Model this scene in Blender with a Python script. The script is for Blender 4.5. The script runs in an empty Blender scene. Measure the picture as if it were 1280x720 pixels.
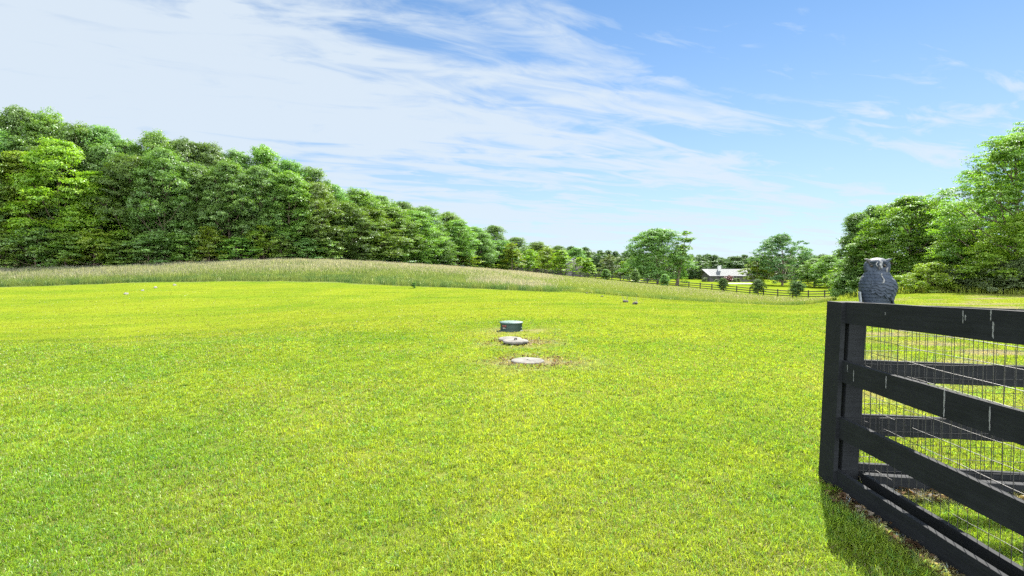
import bpy, bmesh, math, random
import numpy as np
from mathutils import Vector, Matrix, noise as mnoise

R = math.radians
scene = bpy.context.scene
COL = scene.collection

# ------------------------------------------------------------------ camera
F = 620.0 / 1280.0                      # focal length / image width
CAMH = 1.6
PITCH = math.atan(20.0 / 620.0)
cam_d = bpy.data.cameras.new("camera")
cam_d.sensor_width = 36.0
cam_d.lens = 36.0 * F
cam_d.clip_start = 0.05
cam_d.clip_end = 9000.0
cam = bpy.data.objects.new("camera", cam_d)
COL.objects.link(cam)
cam.location = (0, 0, CAMH)
cam.rotation_euler = (math.pi / 2 - PITCH, 0, 0)
scene.camera = cam
scene.cycles.sample_clamp_indirect = 4.0
scene.cycles.use_denoising = False

# ------------------------------------------------------------------ light
SUN_AZ = 31.0                           # degrees clockwise from +Y (towards +X)
SUN_EL = 49.0
sun_d = bpy.data.lights.new("sun", 'SUN')
sun_d.energy = 5.0
sun_d.angle = R(0.5)
sun_d.color = (1.0, 0.95, 0.86)
sun = bpy.data.objects.new("sun", sun_d)
COL.objects.link(sun)
tosun = Vector((math.sin(R(SUN_AZ)) * math.cos(R(SUN_EL)), math.cos(R(SUN_AZ)) * math.cos(R(SUN_EL)), math.sin(R(SUN_EL))))
sun.rotation_euler = tosun.to_track_quat('Z', 'Y').to_euler()
sun.location = (20, 30, 60)

scene.view_settings.view_transform = 'Standard'
scene.view_settings.look = 'None'
scene.view_settings.gamma = 1.0
scene.view_settings.use_curve_mapping = False
scene.view_settings.exposure = 2.2

world = bpy.data.worlds.new("World")
scene.world = world
world.use_nodes = True
NT = world.node_tree
for n in list(NT.nodes):
    NT.nodes.remove(n)

def nd(nt, t, **kw):
    n = nt.nodes.new(t)
    for k, v in kw.items():
        if k == 'inp':
            for kk, vv in v.items():
                n.inputs[kk].default_value = vv
        else:
            setattr(n, k, v)
    return n

def mth(nt, op, a, b=None, clamp=False):
    n = nt.nodes.new('ShaderNodeMath')
    n.operation = op
    n.use_clamp = clamp
    for i, v in enumerate((a, b)):
        if v is None:
            continue
        if isinstance(v, (int, float)):
            n.inputs[i].default_value = v
        else:
            nt.links.new(v, n.inputs[i])
    return n.outputs[0]

def sky():
    L = NT.links.new
    out = nd(NT, 'ShaderNodeOutputWorld')
    bg = nd(NT, 'ShaderNodeBackground', inp={'Strength': 0.11})
    st = nd(NT, 'ShaderNodeTexSky')
    st.sky_type = 'NISHITA'
    st.sun_disc = False
    st.sun_elevation = R(SUN_EL)
    st.sun_rotation = R(SUN_AZ)
    st.air_density = 1.0
    st.dust_density = 0.0
    st.ozone_density = 1.3
    tc = nd(NT, 'ShaderNodeTexCoord')
    sep = nd(NT, 'ShaderNodeSeparateXYZ')
    L(tc.outputs['Generated'], sep.inputs[0])
    x, y, z = sep.outputs
    zz = mth(NT, 'ADD', mth(NT, 'MAXIMUM', z, 0.0), 0.10)
    px = mth(NT, 'DIVIDE', x, zz)
    py = mth(NT, 'DIVIDE', y, zz)
    def layer(ang, sx, sy, scale, det, lo, hi, seed, dist=0.6, rough=0.55):
        c, s = math.cos(R(ang)), math.sin(R(ang))
        a = mth(NT, 'ADD', mth(NT, 'MULTIPLY', px, c * sx), mth(NT, 'MULTIPLY', py, s * sx))
        b = mth(NT, 'ADD', mth(NT, 'MULTIPLY', px, -s * sy), mth(NT, 'MULTIPLY', py, c * sy))
        cb = nd(NT, 'ShaderNodeCombineXYZ')
        L(a, cb.inputs[0]); L(b, cb.inputs[1]); cb.inputs[2].default_value = seed
        nz = nd(NT, 'ShaderNodeTexNoise', inp={'Scale': scale, 'Detail': det, 'Roughness': rough, 'Distortion': dist})
        L(cb.outputs[0], nz.inputs['Vector'])
        mr = nd(NT, 'ShaderNodeMapRange', interpolation_type='SMOOTHERSTEP')
        mr.inputs['From Min'].default_value = lo
        mr.inputs['From Max'].default_value = hi
        L(nz.outputs['Fac'], mr.inputs['Value'])
        return mr.outputs['Result']
    # where the cirrus sheet lies: thick to the west (left) and low, open high in the east
    side = mth(NT, 'ADD', mth(NT, 'ADD', mth(NT, 'MULTIPLY', x, -0.36), mth(NT, 'MULTIPLY', z, -1.2)), 0.95)
    c1 = layer(13, 0.50, 1.5, 1.0, 8, 0.0, 1.0, 5.7, 0.8, 0.52)
    c2 = layer(19, 0.8, 2.2, 2.6, 9, 0.0, 1.0, 8.4, 1.0, 0.6)
    c3 = layer(12, 0.9, 1.3, 2.6, 7, 0.55, 0.78, 14.2, 0.6)
    f = mth(NT, 'ADD', mth(NT, 'MULTIPLY', mth(NT, 'SUBTRACT', c1, 0.5), 1.05), mth(NT, 'MULTIPLY', mth(NT, 'SUBTRACT', c2, 0.5), 0.85))
    sm = nd(NT, 'ShaderNodeMapRange', interpolation_type='SMOOTHSTEP')
    sm.inputs['From Min'].default_value = 0.05; sm.inputs['From Max'].default_value = 0.95
    L(mth(NT, 'ADD', side, f), sm.inputs['Value'])
    cov = mth(NT, 'ADD', sm.outputs[0], mth(NT, 'MULTIPLY', c3, 0.34), clamp=True)
    # thin veil that thickens with the longer air path near the horizon
    veil = mth(NT, 'MULTIPLY', mth(NT, 'POWER', mth(NT, 'SUBTRACT', 1.0, mth(NT, 'MAXIMUM', z, 0.0)), 3.2), 0.96)
    cov = mth(NT, 'MAXIMUM', cov, veil)
    cov = mth(NT, 'MULTIPLY', cov, 0.90)
    mx = nd(NT, 'ShaderNodeMix', data_type='RGBA')
    hs = nd(NT, 'ShaderNodeHueSaturation', inp={'Hue': 0.5, 'Saturation': 1.0, 'Value': SKY_V})
    L(st.outputs[0], hs.inputs['Color'])
    L(cov, mx.inputs['Factor'])
    tn = nd(NT, 'ShaderNodeMix', data_type='RGBA', blend_type='MULTIPLY', inp={'Factor': 1.0})
    L(hs.outputs[0], tn.inputs['A']); tn.inputs['B'].default_value = SKY_TINT
    L(tn.outputs['Result'], mx.inputs['A'])
    # bright cloud added behind the viewer, out of view, as front fill light
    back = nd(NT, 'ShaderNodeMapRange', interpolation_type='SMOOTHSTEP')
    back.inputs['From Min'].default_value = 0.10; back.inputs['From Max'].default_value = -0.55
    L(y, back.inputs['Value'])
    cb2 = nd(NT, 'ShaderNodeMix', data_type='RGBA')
    cb2.inputs['A'].default_value = CLOUD; cb2.inputs['B'].default_value = FILL_CLOUD
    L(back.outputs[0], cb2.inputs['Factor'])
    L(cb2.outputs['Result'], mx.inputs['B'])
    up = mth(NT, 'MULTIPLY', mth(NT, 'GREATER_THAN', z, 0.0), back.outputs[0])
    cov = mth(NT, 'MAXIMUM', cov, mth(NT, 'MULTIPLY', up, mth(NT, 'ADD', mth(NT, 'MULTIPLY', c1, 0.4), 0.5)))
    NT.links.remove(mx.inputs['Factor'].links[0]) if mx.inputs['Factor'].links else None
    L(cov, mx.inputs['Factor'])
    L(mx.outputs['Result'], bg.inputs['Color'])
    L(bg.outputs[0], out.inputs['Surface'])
SKY_V = 1.0
SKY_TINT = (0.152, 0.238, 0.295, 1)
CLOUD = (1.53, 1.72, 1.90, 1)
FILL_CLOUD = (14.0, 14.2, 14.4, 1)
sky()

# ------------------------------------------------------------------ helpers
def link(name, mesh, parent=None, mats=()):
    o = bpy.data.objects.new(name, mesh)
    COL.objects.link(o)
    if parent is not None:
        o.parent = parent
    if mesh is not None:
        for m in mats:
            if m.name not in mesh.materials:
                mesh.materials.append(m)
    return o

def tag(o, label=None, cat=None, group=None, kind=None):
    if label: o['label'] = label
    if cat: o['category'] = cat
    if group: o['group'] = group
    if kind: o['kind'] = kind
    return o

def thing(name, label, cat, loc=(0, 0, 0), rz=0.0, group=None):
    o = bpy.data.objects.new(name, None)
    COL.objects.link(o)
    o.location = loc
    o.rotation_euler = (0, 0, rz)
    o.empty_display_size = 0.3
    return tag(o, label, cat, group)

def npmesh(name, V, quads=None, tris=None, attr=None, cols=None, smooth=False):
    """mesh straight from arrays; attr: per-point float 'tint'; cols: per-point RGB 'Col'"""
    me = bpy.data.meshes.new(name)
    V = np.asarray(V, np.float32)
    loops, starts, totals = [], [], []
    pos = 0
    if quads is not None and len(quads):
        q = np.asarray(quads, np.int32)
        loops.append(q.ravel()); starts.append(pos + 4 * np.arange(len(q))); totals.append(np.full(len(q), 4)); pos += 4 * len(q)
    if tris is not None and len(tris):
        t = np.asarray(tris, np.int32)
        loops.append(t.ravel()); starts.append(pos + 3 * np.arange(len(t))); totals.append(np.full(len(t), 3)); pos += 3 * len(t)
    lo = np.concatenate(loops).astype(np.int32)
    stt = np.concatenate(starts).astype(np.int32)
    me.vertices.add(len(V)); me.vertices.foreach_set('co', V.ravel())
    me.loops.add(len(lo)); me.loops.foreach_set('vertex_index', lo)
    me.polygons.add(len(stt)); me.polygons.foreach_set('loop_start', stt)
    if smooth:
        me.polygons.foreach_set('use_smooth', np.ones(len(stt), bool))
    if attr is not None:
        a = me.attributes.new('tint', 'FLOAT', 'POINT')
        a.data.foreach_set('value', np.asarray(attr, np.float32))
    if cols is not None:
        a = me.attributes.new('Col', 'FLOAT_COLOR', 'POINT')
        c = np.ones((len(V), 4), np.float32); c[:, :3] = cols
        a.data.foreach_set('color', c.ravel())
    me.update(calc_edges=True)
    return me

def bm_mesh(name, bm, smooth=False):
    me = bpy.data.meshes.new(name)
    bmesh.ops.recalc_face_normals(bm, faces=bm.faces[:])
    bm.to_mesh(me)
    bm.free()
    if smooth:
        for p in me.polygons: p.use_smooth = True
    return me

def add_box(bm, c, size, mat=None, bevel=0.0):
    M = (mat if mat is not None else Matrix.Identity(4))
    vs = []
    sx, sy, sz = size[0] / 2, size[1] / 2, size[2] / 2
    for dx, dy, dz in ((-1,-1,-1),(1,-1,-1),(1,1,-1),(-1,1,-1),(-1,-1,1),(1,-1,1),(1,1,1),(-1,1,1)):
        vs.append(bm.verts.new(M @ Vector((c[0] + dx * sx, c[1] + dy * sy, c[2] + dz * sz))))
    fs = [bm.faces.new([vs[i] for i in f]) for f in ((0,3,2,1),(4,5,6,7),(0,1,5,4),(1,2,6,5),(2,3,7,6),(3,0,4,7))]
    if bevel > 0:
        es = {e for f in fs for e in f.edges}
        bmesh.ops.bevel(bm, geom=list(es), offset=bevel, segments=2, profile=0.7, affect='EDGES')

def ring_tube(pts, rads, sides=7):
    """arrays for a tapered tube along a polyline"""
    V, Q = [], []
    n = len(pts)
    up = Vector((0, 0, 1))
    for i, p in enumerate(pts):
        d = (pts[min(i + 1, n - 1)] - pts[max(i - 1, 0)])
        d = d.normalized() if d.length > 1e-6 else up
        a = d.cross(Vector((0.31, 0.95, 0.05)))
        a.normalize()
        b = d.cross(a)
        for k in range(sides):
            t = 2 * math.pi * k / sides
            V.append(p + (a * math.cos(t) + b * math.sin(t)) * rads[i])
    for i in range(n - 1):
        for k in range(sides):
            k2 = (k + 1) % sides
            Q.append((i * sides + k, i * sides + k2, (i + 1) * sides + k2, (i + 1) * sides + k))
    return V, Q

class Acc:
    def __init__(s): s.V = []; s.Q = []; s.n = 0
    def add(s, V, Q):
        s.V += [tuple(v) for v in V]
        s.Q += [tuple(i + s.n for i in q) for q in Q]
        s.n += len(V)

# smooth value noise for numpy
def vnoise(x, y, seed=0):
    x = np.asarray(x, np.float64); y = np.asarray(y, np.float64)
    xi = np.floor(x).astype(np.int64); yi = np.floor(y).astype(np.int64)
    fx = x - xi; fy = y - yi
    fx = fx * fx * (3 - 2 * fx); fy = fy * fy * (3 - 2 * fy)
    def h(a, b):
        n = (a * 374761393 + b * 668265263 + seed * 1442695041) & 0x7fffffff
        n = ((n ^ (n >> 13)) * 1274126177) & 0x7fffffff
        n = n ^ (n >> 16)
        return (n & 0xffff) / 65535.0
    return (h(xi, yi) * (1 - fx) + h(xi + 1, yi) * fx) * (1 - fy) + (h(xi, yi + 1) * (1 - fx) + h(xi + 1, yi + 1) * fx) * fy

def fbm(x, y, seed=0, o=3):
    s = 0; a = 1; t = 0
    for i in range(o):
        s = s + a * vnoise(x * 2 ** i, y * 2 ** i, seed + i * 17); t += a; a *= 0.5
    return s / t

# ------------------------------------------------------------------ terrain
COLS = [-400, -100, 0, 150, 300, 400, 500, 600, 700, 760, 850, 940, 1000, 1060, 1130, 1280, 1500, 1900]
ROWS = [0, 8, 10.5, 12.5, 15, 20, 30, 40, 50, 58, 70, 85, 100, 120, 150, 220, 330, 500, 900]
TZ = {
 -400: [0,0,.02,-.10,-.25,-.3,-.2,0,.5,1,1.8,2.6,3.4,6,9,11,11,11,11],
 -100: [0,.03,.07,-.28,-.7,-1.1,-1.0,-.5,.05,.7,1.6,2.5,3.4,6,9,11,11,11,11],
 0:    [0,.03,.07,-.30,-.75,-1.15,-1.05,-.6,0,.7,1.75,2.7,3.5,6,9,11,11,11,11],
 150:  [0,.02,.07,-.25,-.62,-1.0,-.95,-.5,.05,.7,1.9,2.9,3.6,6,9,11,11,11,11],
 300:  [0,0,.05,-.12,-.36,-.65,-.75,-.42,.05,.5,2.0,3.35,3.75,5.0,7.5,9,9,9,9],
 400:  [0,0,.0,-.05,-.15,-.32,-.45,-.3,.02,.42,1.9,3.5,3.85,4.3,6,7,7,7,7],
 500:  [0,0,0,0,-.05,-.15,-.3,-.25,-.12,.15,1.2,2.4,2.95,3.5,4.6,5.5,5.5,5.5,5.5],
 600:  [0,0,0,0,0,-.05,-.15,-.15,-.08,.1,.65,1.2,1.6,1.9,2.4,3.0,2.5,2,2],
 700:  [0,0,0,0,0,0,-.05,-.15,-.3,-.25,-.1,0,.1,.35,.5,.0,-1,-1,-1],
 760:  [0,0,0,0,0,0,-.1,-.3,-.65,-.75,-.75,-.7,-.6,-.5,-.6,-1.2,-2,-2,-2],
 850:  [0,0,0,0,0,0,-.2,-.7,-1.4,-1.6,-1.75,-1.8,-1.8,-2.0,-2.3,-2.7,-3,-3,-3],
 940:  [0,0,0,0,0,0,-.35,-1.0,-1.8,-2.1,-2.5,-2.8,-2.9,-2.9,-2.8,-2.7,-3,-3,-3],
 1000: [0,0,0,0,0,-.05,-.5,-1.2,-2.0,-2.4,-2.9,-3.3,-3.4,-3.3,-3.0,-2.7,-3,-3,-3],
 1060: [0,0,0,0,0,0,-.25,-.6,-1.0,-1.4,-2.1,-2.9,-3.1,-3.1,-2.9,-2.7,-3,-3,-3],
 1130: [0,0,0,0,0,0,0,.02,-.1,-.2,-.4,-.8,-1,-1.2,-1.5,-2,-2,-2,-2],
 1280: [0,0,0,0,0,0,.15,.35,.6,.8,1,1.2,1.4,1.6,1.8,2,2,2,2],
 1500: [0,0,0,0,0,.05,.3,.6,.9,1.2,1.5,1.8,2,2,2,2,2,2,2],
 1900: [0,0,0,0,0,.05,.3,.6,.9,1.2,1.5,1.8,2,2,2,2,2,2,2],
}
_cu = np.array([(c - 640) / 620.0 for c in COLS])
_ry = np.array(ROWS, float)
_tz = np.array([TZ[c] for c in COLS])
NU, NS = 241, 321
_us = np.linspace(_cu[0], _cu[-1], NU)
_S0, _S1 = math.log(0 + 4.0), math.log(900 + 4.0)
_ss = np.linspace(_S0, _S1, NS)
_ys = np.exp(_ss) - 4.0
_g1 = np.array([np.interp(_ys, _ry, _tz[i]) for i in range(len(COLS))])      # cols x NS
_G = np.array([np.interp(_us, _cu, _g1[:, j]) for j in range(NS)]).T         # NU x NS
for _ in range(14):
    p = np.pad(_G, ((1, 1), (0, 0)), mode='edge'); _G = (p[:-2] + 2 * p[1:-1] + p[2:]) / 4
for _ in range(3):
    p = np.pad(_G, ((0, 0), (1, 1)), mode='edge'); _G = (p[:, :-2] + 2 * p[:, 1:-1] + p[:, 2:]) / 4

def gz(X, Y):
    X = np.asarray(X, float); Y = np.asarray(Y, float)
    Yc = np.clip(Y, 0.3, 900)
    u = np.clip(X / Yc, _us[0], _us[-1])
    s = np.log(Yc + 4.0)
    fu = (u - _us[0]) / (_us[1] - _us[0]); fs = (s - _S0) / (_ss[1] - _ss[0])
    iu = np.clip(np.floor(fu).astype(int), 0, NU - 2); js = np.clip(np.floor(fs).astype(int), 0, NS - 2)
    a = np.clip(fu - iu, 0, 1); b = np.clip(fs - js, 0, 1)
    z = _G[iu, js] * (1 - a) * (1 - b) + _G[iu + 1, js] * a * (1 - b) + _G[iu, js + 1] * (1 - a) * b + _G[iu + 1, js + 1] * a * b
    z = z + 0.03 * (fbm(X / 2.5, Y / 2.5, 5, 2) - 0.5) * np.clip(Y / 6, 0, 1)
    return z

def g(X, Y):
    return float(gz(np.array([X]), np.array([Y]))[0])

SP, CP = math.sin(PITCH), math.cos(PITCH)
def ray(px, py):
    u = (px - 640) / 620.0; v = (360 - py) / 620.0
    return Vector((u, CP + v * SP, v * CP - SP))
def at(px, py, Y):
    d = ray(px, py)
    k = Y / d.y
    return Vector((d.x * k, Y, CAMH + d.z * k))
def px2X(px, Y):
    return (px - 640) / 620.0 * Y

# lines on the land, as depth over image column
def curve(tab):
    xs = np.array([(t[0] - 640) / 620.0 for t in tab]); ys = np.array([t[1] for t in tab], float)
    return lambda u: np.interp(u, xs, ys)
meadow_near = curve([(-300, 46), (0, 50), (150, 54), (300, 58), (420, 58), (500, 55), (600, 50), (690, 46), (705, 50), (760, 49), (850, 50), (1000, 51), (1040, 52)])
wood_edge = curve([(-300, 62), (0, 72), (100, 75), (200, 79), (300, 86), (400, 94), (450, 106), (500, 121), (550, 141), (600, 166), (650, 200), (700, 240)])
FA = Vector((px2X(1075, 83), 83.0)); FB = Vector((px2X(640, 152), 152.0))      # the pasture fence
def fence_Y(u):
    # depth at which the view column u meets the fence line
    d = FB - FA
    # X = u*Y ; X = FA.x + t d.x ; Y = FA.y + t d.y
    t = (FA.x - u * FA.y) / (u * d.y - d.x)
    return FA.y + t * d.y
def meadow_far(u):
    a = wood_edge(u) - 1.0
    b = fence_Y(u) - 1.2
    w = np.where(u > (640 - 640) / 620.0, b, a)
    return np.where((u <= 0) , a, np.minimum(b, 150))

def in_meadow(X, Y):
    Yc = np.maximum(Y, 0.5); u = X / Yc
    wob = 1.2 * (fbm(X / 3.0, Y / 3.0, 77, 2) - 0.5)
    return (Y > meadow_near(u) + wob) & (Y < meadow_far(u)) & (u < 0.655) & (u > -2.0)

# ------------------------------------------------------------------ materials
def newmat(name):
    m = bpy.data.materials.new(name)
    m.use_nodes = True
    m.node_tree.nodes.clear()
    return m, m.node_tree

def simple(name, col, rough=0.6, noise=0.0, nscale=8.0, bump=0.0, bscale=60.0, metal=0.0, spec=0.4, stretch=None):
    m, nt = newmat(name)
    L = nt.links.new
    out = nd(nt, 'ShaderNodeOutputMaterial')
    bs = nd(nt, 'ShaderNodeBsdfPrincipled', inp={'Roughness': rough, 'Metallic': metal, 'Specular IOR Level': spec})
    L(bs.outputs[0], out.inputs[0])
    tc = nd(nt, 'ShaderNodeTexCoord')
    src = tc.outputs['Object']
    if stretch:
        mp = nd(nt, 'ShaderNodeMapping'); mp.inputs['Scale'].default_value = stretch
        L(src, mp.inputs[0]); src = mp.outputs[0]
    bs.inputs['Base Color'].default_value = (*col, 1)
    if noise > 0:
        nz = nd(nt, 'ShaderNodeTexNoise', inp={'Scale': nscale, 'Detail': 6, 'Roughness': 0.65})
        L(src, nz.inputs['Vector'])
        mr = nd(nt, 'ShaderNodeMapRange', inp={'From Min': 0.3, 'From Max': 0.7, 'To Min': 1 - noise, 'To Max': 1 + noise})
        L(nz.outputs['Fac'], mr.inputs['Value'])
        mx = nd(nt, 'ShaderNodeVectorMath', operation='SCALE')
        mx.inputs[0].default_value = col
        L(mr.outputs[0], mx.inputs['Scale'])
        L(mx.outputs[0], bs.inputs['Base Color'])
    if bump > 0:
        nz2 = nd(nt, 'ShaderNodeTexNoise', inp={'Scale': bscale, 'Detail': 5, 'Roughness': 0.6})
        L(src, nz2.inputs['Vector'])
        bp = nd(nt, 'ShaderNodeBump', inp={'Strength': bump, 'Distance': 0.01})
        L(nz2.outputs['Fac'], bp.inputs['Height'])
        L(bp.outputs[0], bs.inputs['Normal'])
    return m

def leafmat(name, lo, hi, trans=0.45, gloss=0.06, rnd=0.24):
    """leaf colour varies leaf by leaf ('tint') and tree by tree"""
    m, nt = newmat(name)
    L = nt.links.new
    out = nd(nt, 'ShaderNodeOutputMaterial')
    at_ = nd(nt, 'ShaderNodeAttribute', attribute_name='tint')
    oi = nd(nt, 'ShaderNodeObjectInfo')
    mx = nd(nt, 'ShaderNodeMix', data_type='RGBA')
    mx.inputs['A'].default_value = (*lo, 1); mx.inputs['B'].default_value = (*hi, 1)
    L(at_.outputs['Fac'], mx.inputs['Factor'])
    hs = nd(nt, 'ShaderNodeHueSaturation')
    L(mth(nt, 'ADD', mth(nt, 'MULTIPLY', oi.outputs['Random'], rnd * 0.12), 0.5 - rnd * 0.06), hs.inputs['Hue'])
    L(mth(nt, 'ADD', mth(nt, 'MULTIPLY', oi.outputs['Random'], rnd * 2), 1 - rnd), hs.inputs['Value'])
    L(mx.outputs['Result'], hs.inputs['Color'])
    df = nd(nt, 'ShaderNodeBsdfDiffuse')
    tr = nd(nt, 'ShaderNodeBsdfTranslucent')
    L(hs.outputs[0], df.inputs[0])
    tcx = nd(nt, 'ShaderNodeMix', data_type='RGBA', blend_type='MULTIPLY', inp={'Factor': 1.0})
    L(hs.outputs[0], tcx.inputs['A']); tcx.inputs['B'].default_value = (1.10, 1.18, 0.45, 1)
    L(tcx.outputs['Result'], tr.inputs[0])
    ms = nd(nt, 'ShaderNodeMixShader', inp={0: trans})
    L(df.outputs[0], ms.inputs[1]); L(tr.outputs[0], ms.inputs[2])
    gl = nd(nt, 'ShaderNodeBsdfGlossy', inp={'Roughness': 0.45}); gl.inputs[0].default_value = (0.9, 0.95, 1, 1)
    m2 = nd(nt, 'ShaderNodeMixShader', inp={0: gloss})
    L(ms.outputs[0], m2.inputs[1]); L(gl.outputs[0], m2.inputs[2])
    L(m2.outputs[0], out.inputs[0])
    return m

def colmat(name, trans=0.4, gloss=0.05):
    m, nt = newmat(name)
    L = nt.links.new
    out = nd(nt, 'ShaderNodeOutputMaterial')
    a = nd(nt, 'ShaderNodeAttribute', attribute_name='Col')
    df = nd(nt, 'ShaderNodeBsdfDiffuse'); tr = nd(nt, 'ShaderNodeBsdfTranslucent')
    L(a.outputs['Color'], df.inputs[0])
    tcx = nd(nt, 'ShaderNodeMix', data_type='RGBA', blend_type='MULTIPLY', inp={'Factor': 1.0})
    L(a.outputs['Color'], tcx.inputs['A']); tcx.inputs['B'].default_value = (1.2, 1.15, 0.5, 1)
    L(tcx.outputs['Result'], tr.inputs[0])
    ms = nd(nt, 'ShaderNodeMixShader', inp={0: trans})
    L(df.outputs[0], ms.inputs[1]); L(tr.outputs[0], ms.inputs[2])
    gl = nd(nt, 'ShaderNodeBsdfGlossy', inp={'Roughness': 0.4})
    m2 = nd(nt, 'ShaderNodeMixShader', inp={0: gloss})
    L(ms.outputs[0], m2.inputs[1]); L(gl.outputs[0], m2.inputs[2])
    L(m2.outputs[0], out.inputs[0])
    return m

MAT = {}
MAT['bark'] = simple('bark', (0.10, 0.075, 0.055), 0.9, 0.35, 3.0, 0.8, 6.0, stretch=(6, 6, 1))
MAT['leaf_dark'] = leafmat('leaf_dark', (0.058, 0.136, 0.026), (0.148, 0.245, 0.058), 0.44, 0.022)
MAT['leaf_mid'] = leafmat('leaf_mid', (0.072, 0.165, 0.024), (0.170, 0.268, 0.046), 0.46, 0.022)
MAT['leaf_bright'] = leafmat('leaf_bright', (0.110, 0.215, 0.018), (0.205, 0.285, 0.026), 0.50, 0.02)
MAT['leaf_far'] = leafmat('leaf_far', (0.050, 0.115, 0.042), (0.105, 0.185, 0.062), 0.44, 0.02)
MAT['leaf_near'] = leafmat('leaf_near', (0.070, 0.165, 0.020), (0.165, 0.255, 0.032), 0.52, 0.025)
MAT['leaf_grey'] = leafmat('leaf_grey', (0.075, 0.110, 0.045), (0.130, 0.175, 0.070), 0.4, 0.02)
MAT['leaf_shrub'] = leafmat('leaf_shrub', (0.040, 0.092, 0.026), (0.090, 0.155, 0.042), 0.35, 0.012)
MAT['leaf_red'] = leafmat('leaf_red', (0.06, 0.015, 0.02), (0.11, 0.03, 0.035), 0.3, 0.06)
MAT['grass'] = colmat('grass', 0.5, 0.016)
MAT['meadow'] = colmat('meadow', 0.5, 0.0)

# lawn albedo, the same function for the ground sheet and the blades
LIDS = [(0.28, 8.85, 0.30), (0.02, 11.3, 0.27), (-0.02, 13.55, 0.32)]
def dry_mask(X, Y):
    """straw-coloured patches: round the covers, along the fence foot, in the pen"""
    d = np.zeros_like(X)
    for cx, cy, r in LIDS:
        q = ((X - cx - 0.15) / 0.85) ** 2 + ((Y - cy + 0.1) / 0.8) ** 2
        d = np.maximum(d, np.exp(-q) * 0.95)
    n = fbm(X / 0.35, Y / 0.35, 9, 3)
    d = d * np.clip((n - 0.33) * 4, 0, 1)
    pen = np.clip((X - 3.0) / 1.0, 0, 1) * np.clip((Y - 5.0) / 2, 0, 1) * np.clip((34 - Y) / 4, 0, 1) * np.clip((X / np.maximum(Y, 1) - 0.64 - 0.25 * (fbm(X / 2.2, Y / 2.2, 47, 2) - 0.5)) / 0.12, 0, 1)
    d = np.maximum(d, pen * np.clip((fbm(X / 1.6, Y / 0.8, 41, 3) - 0.45) * 4, 0, 0.85))
    band = np.exp(-((X - 2.36) / 0.10) ** 2) * (Y < 3.5) * (Y > 0.5)
    d = np.maximum(d, band * 0.9)
    band2 = np.exp(-((Y - 3.55 + 0.12 * (X - 2.5)) / 0.13) ** 2) * (X > 2.4) * (X < 6)
    return np.maximum(d, band2 * 0.9)

def lawn_color(X, Y):
    X = np.asarray(X, float); Y = np.asarray(Y, float)
    n1 = fbm(X / 3.2, Y / 3.2, 21, 3); n2 = fbm(X / 0.7, Y / 0.7, 31, 3)
    st = fbm(X / 14.0, Y / 1.4, 55, 2)      # mowing direction
    t = np.clip((n1 - 0.5) * 1.2 + (n2 - 0.5) * 0.9 + 0.5 + (st - 0.5) * 1.1 * np.clip((Y - 8) / 14, 0, 1), 0, 1)
    far = np.clip((Y - 6) / 24, 0, 1)
    lush = np.clip((-X - 1.5) / 5, 0, 1) * np.clip((12 - Y) / 6, 0, 1)   # greener near the left
    A = np.array([0.076, 0.130, 0.010]); B = np.array([0.130, 0.164, 0.013])
    t = np.clip(t + 0.10 * far - 0.08 * lush + 0.06, 0, 1)
    c = A[None] * (1 - t[:, None]) + B[None] * t[:, None]
    d = dry_mask(X, Y)[:, None]
    return c * (1 - d) + np.array([0.165, 0.135, 0.085])[None] * d

def keep_off(X, Y):
    k = np.ones(len(X), bool)
    for cx, cy, r in [(LIDS[0][0], LIDS[0][1], 0.31), (-0.04, 11.55, 0.28), (0.08, 11.02, 0.29), (LIDS[2][0], LIDS[2][1], 0.32)]:
        k &= (X - cx) ** 2 + (Y - cy) ** 2 > r * r
    return k

def ground_material():
    m, nt = newmat('ground')
    L = nt.links.new
    out = nd(nt, 'ShaderNodeOutputMaterial')
    bs = nd(nt, 'ShaderNodeBsdfDiffuse')
    a = nd(nt, 'ShaderNodeAttribute', attribute_name='Col')
    geo = nd(nt, 'ShaderNodeNewGeometry')
    n1 = nd(nt, 'ShaderNodeTexNoise', inp={'Scale': 9.0, 'Detail': 8, 'Roughness': 0.75})
    L(geo.outputs['Position'], n1.inputs['Vector'])
    mp = nd(nt, 'ShaderNodeMapping'); mp.inputs['Scale'].default_value = (0.18, 1.4, 1)
    L(geo.outputs['Position'], mp.inputs[0])
    n2 = nd(nt, 'ShaderNodeTexNoise', inp={'Scale': 0.9, 'Detail': 6, 'Roughness': 0.65})
    L(mp.outputs[0], n2.inputs['Vector'])
    f = mth(nt, 'ADD', mth(nt, 'MULTIPLY', n1.outputs['Fac'], 0.75), mth(nt, 'MULTIPLY', n2.outputs['Fac'], 0.45))
    f = mth(nt, 'ADD', f, 0.31)
    sc = nd(nt, 'ShaderNodeVectorMath', operation='SCALE')
    L(a.outputs['Color'], sc.inputs[0]); L(f, sc.inputs['Scale'])
    L(sc.outputs[0], bs.inputs[0])
    bp = nd(nt, 'ShaderNodeBump', inp={'Strength': 0.6, 'Distance': 0.04})
    n3 = nd(nt, 'ShaderNodeTexNoise', inp={'Scale': 22.0, 'Detail': 6, 'Roughness': 0.7})
    L(geo.outputs['Position'], n3.inputs['Vector'])
    L(n3.outputs['Fac'], bp.inputs['Height']); L(bp.outputs[0], bs.inputs['Normal'])
    L(bs.outputs[0], out.inputs[0])
    return m
MAT['ground'] = ground_material()

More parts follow.
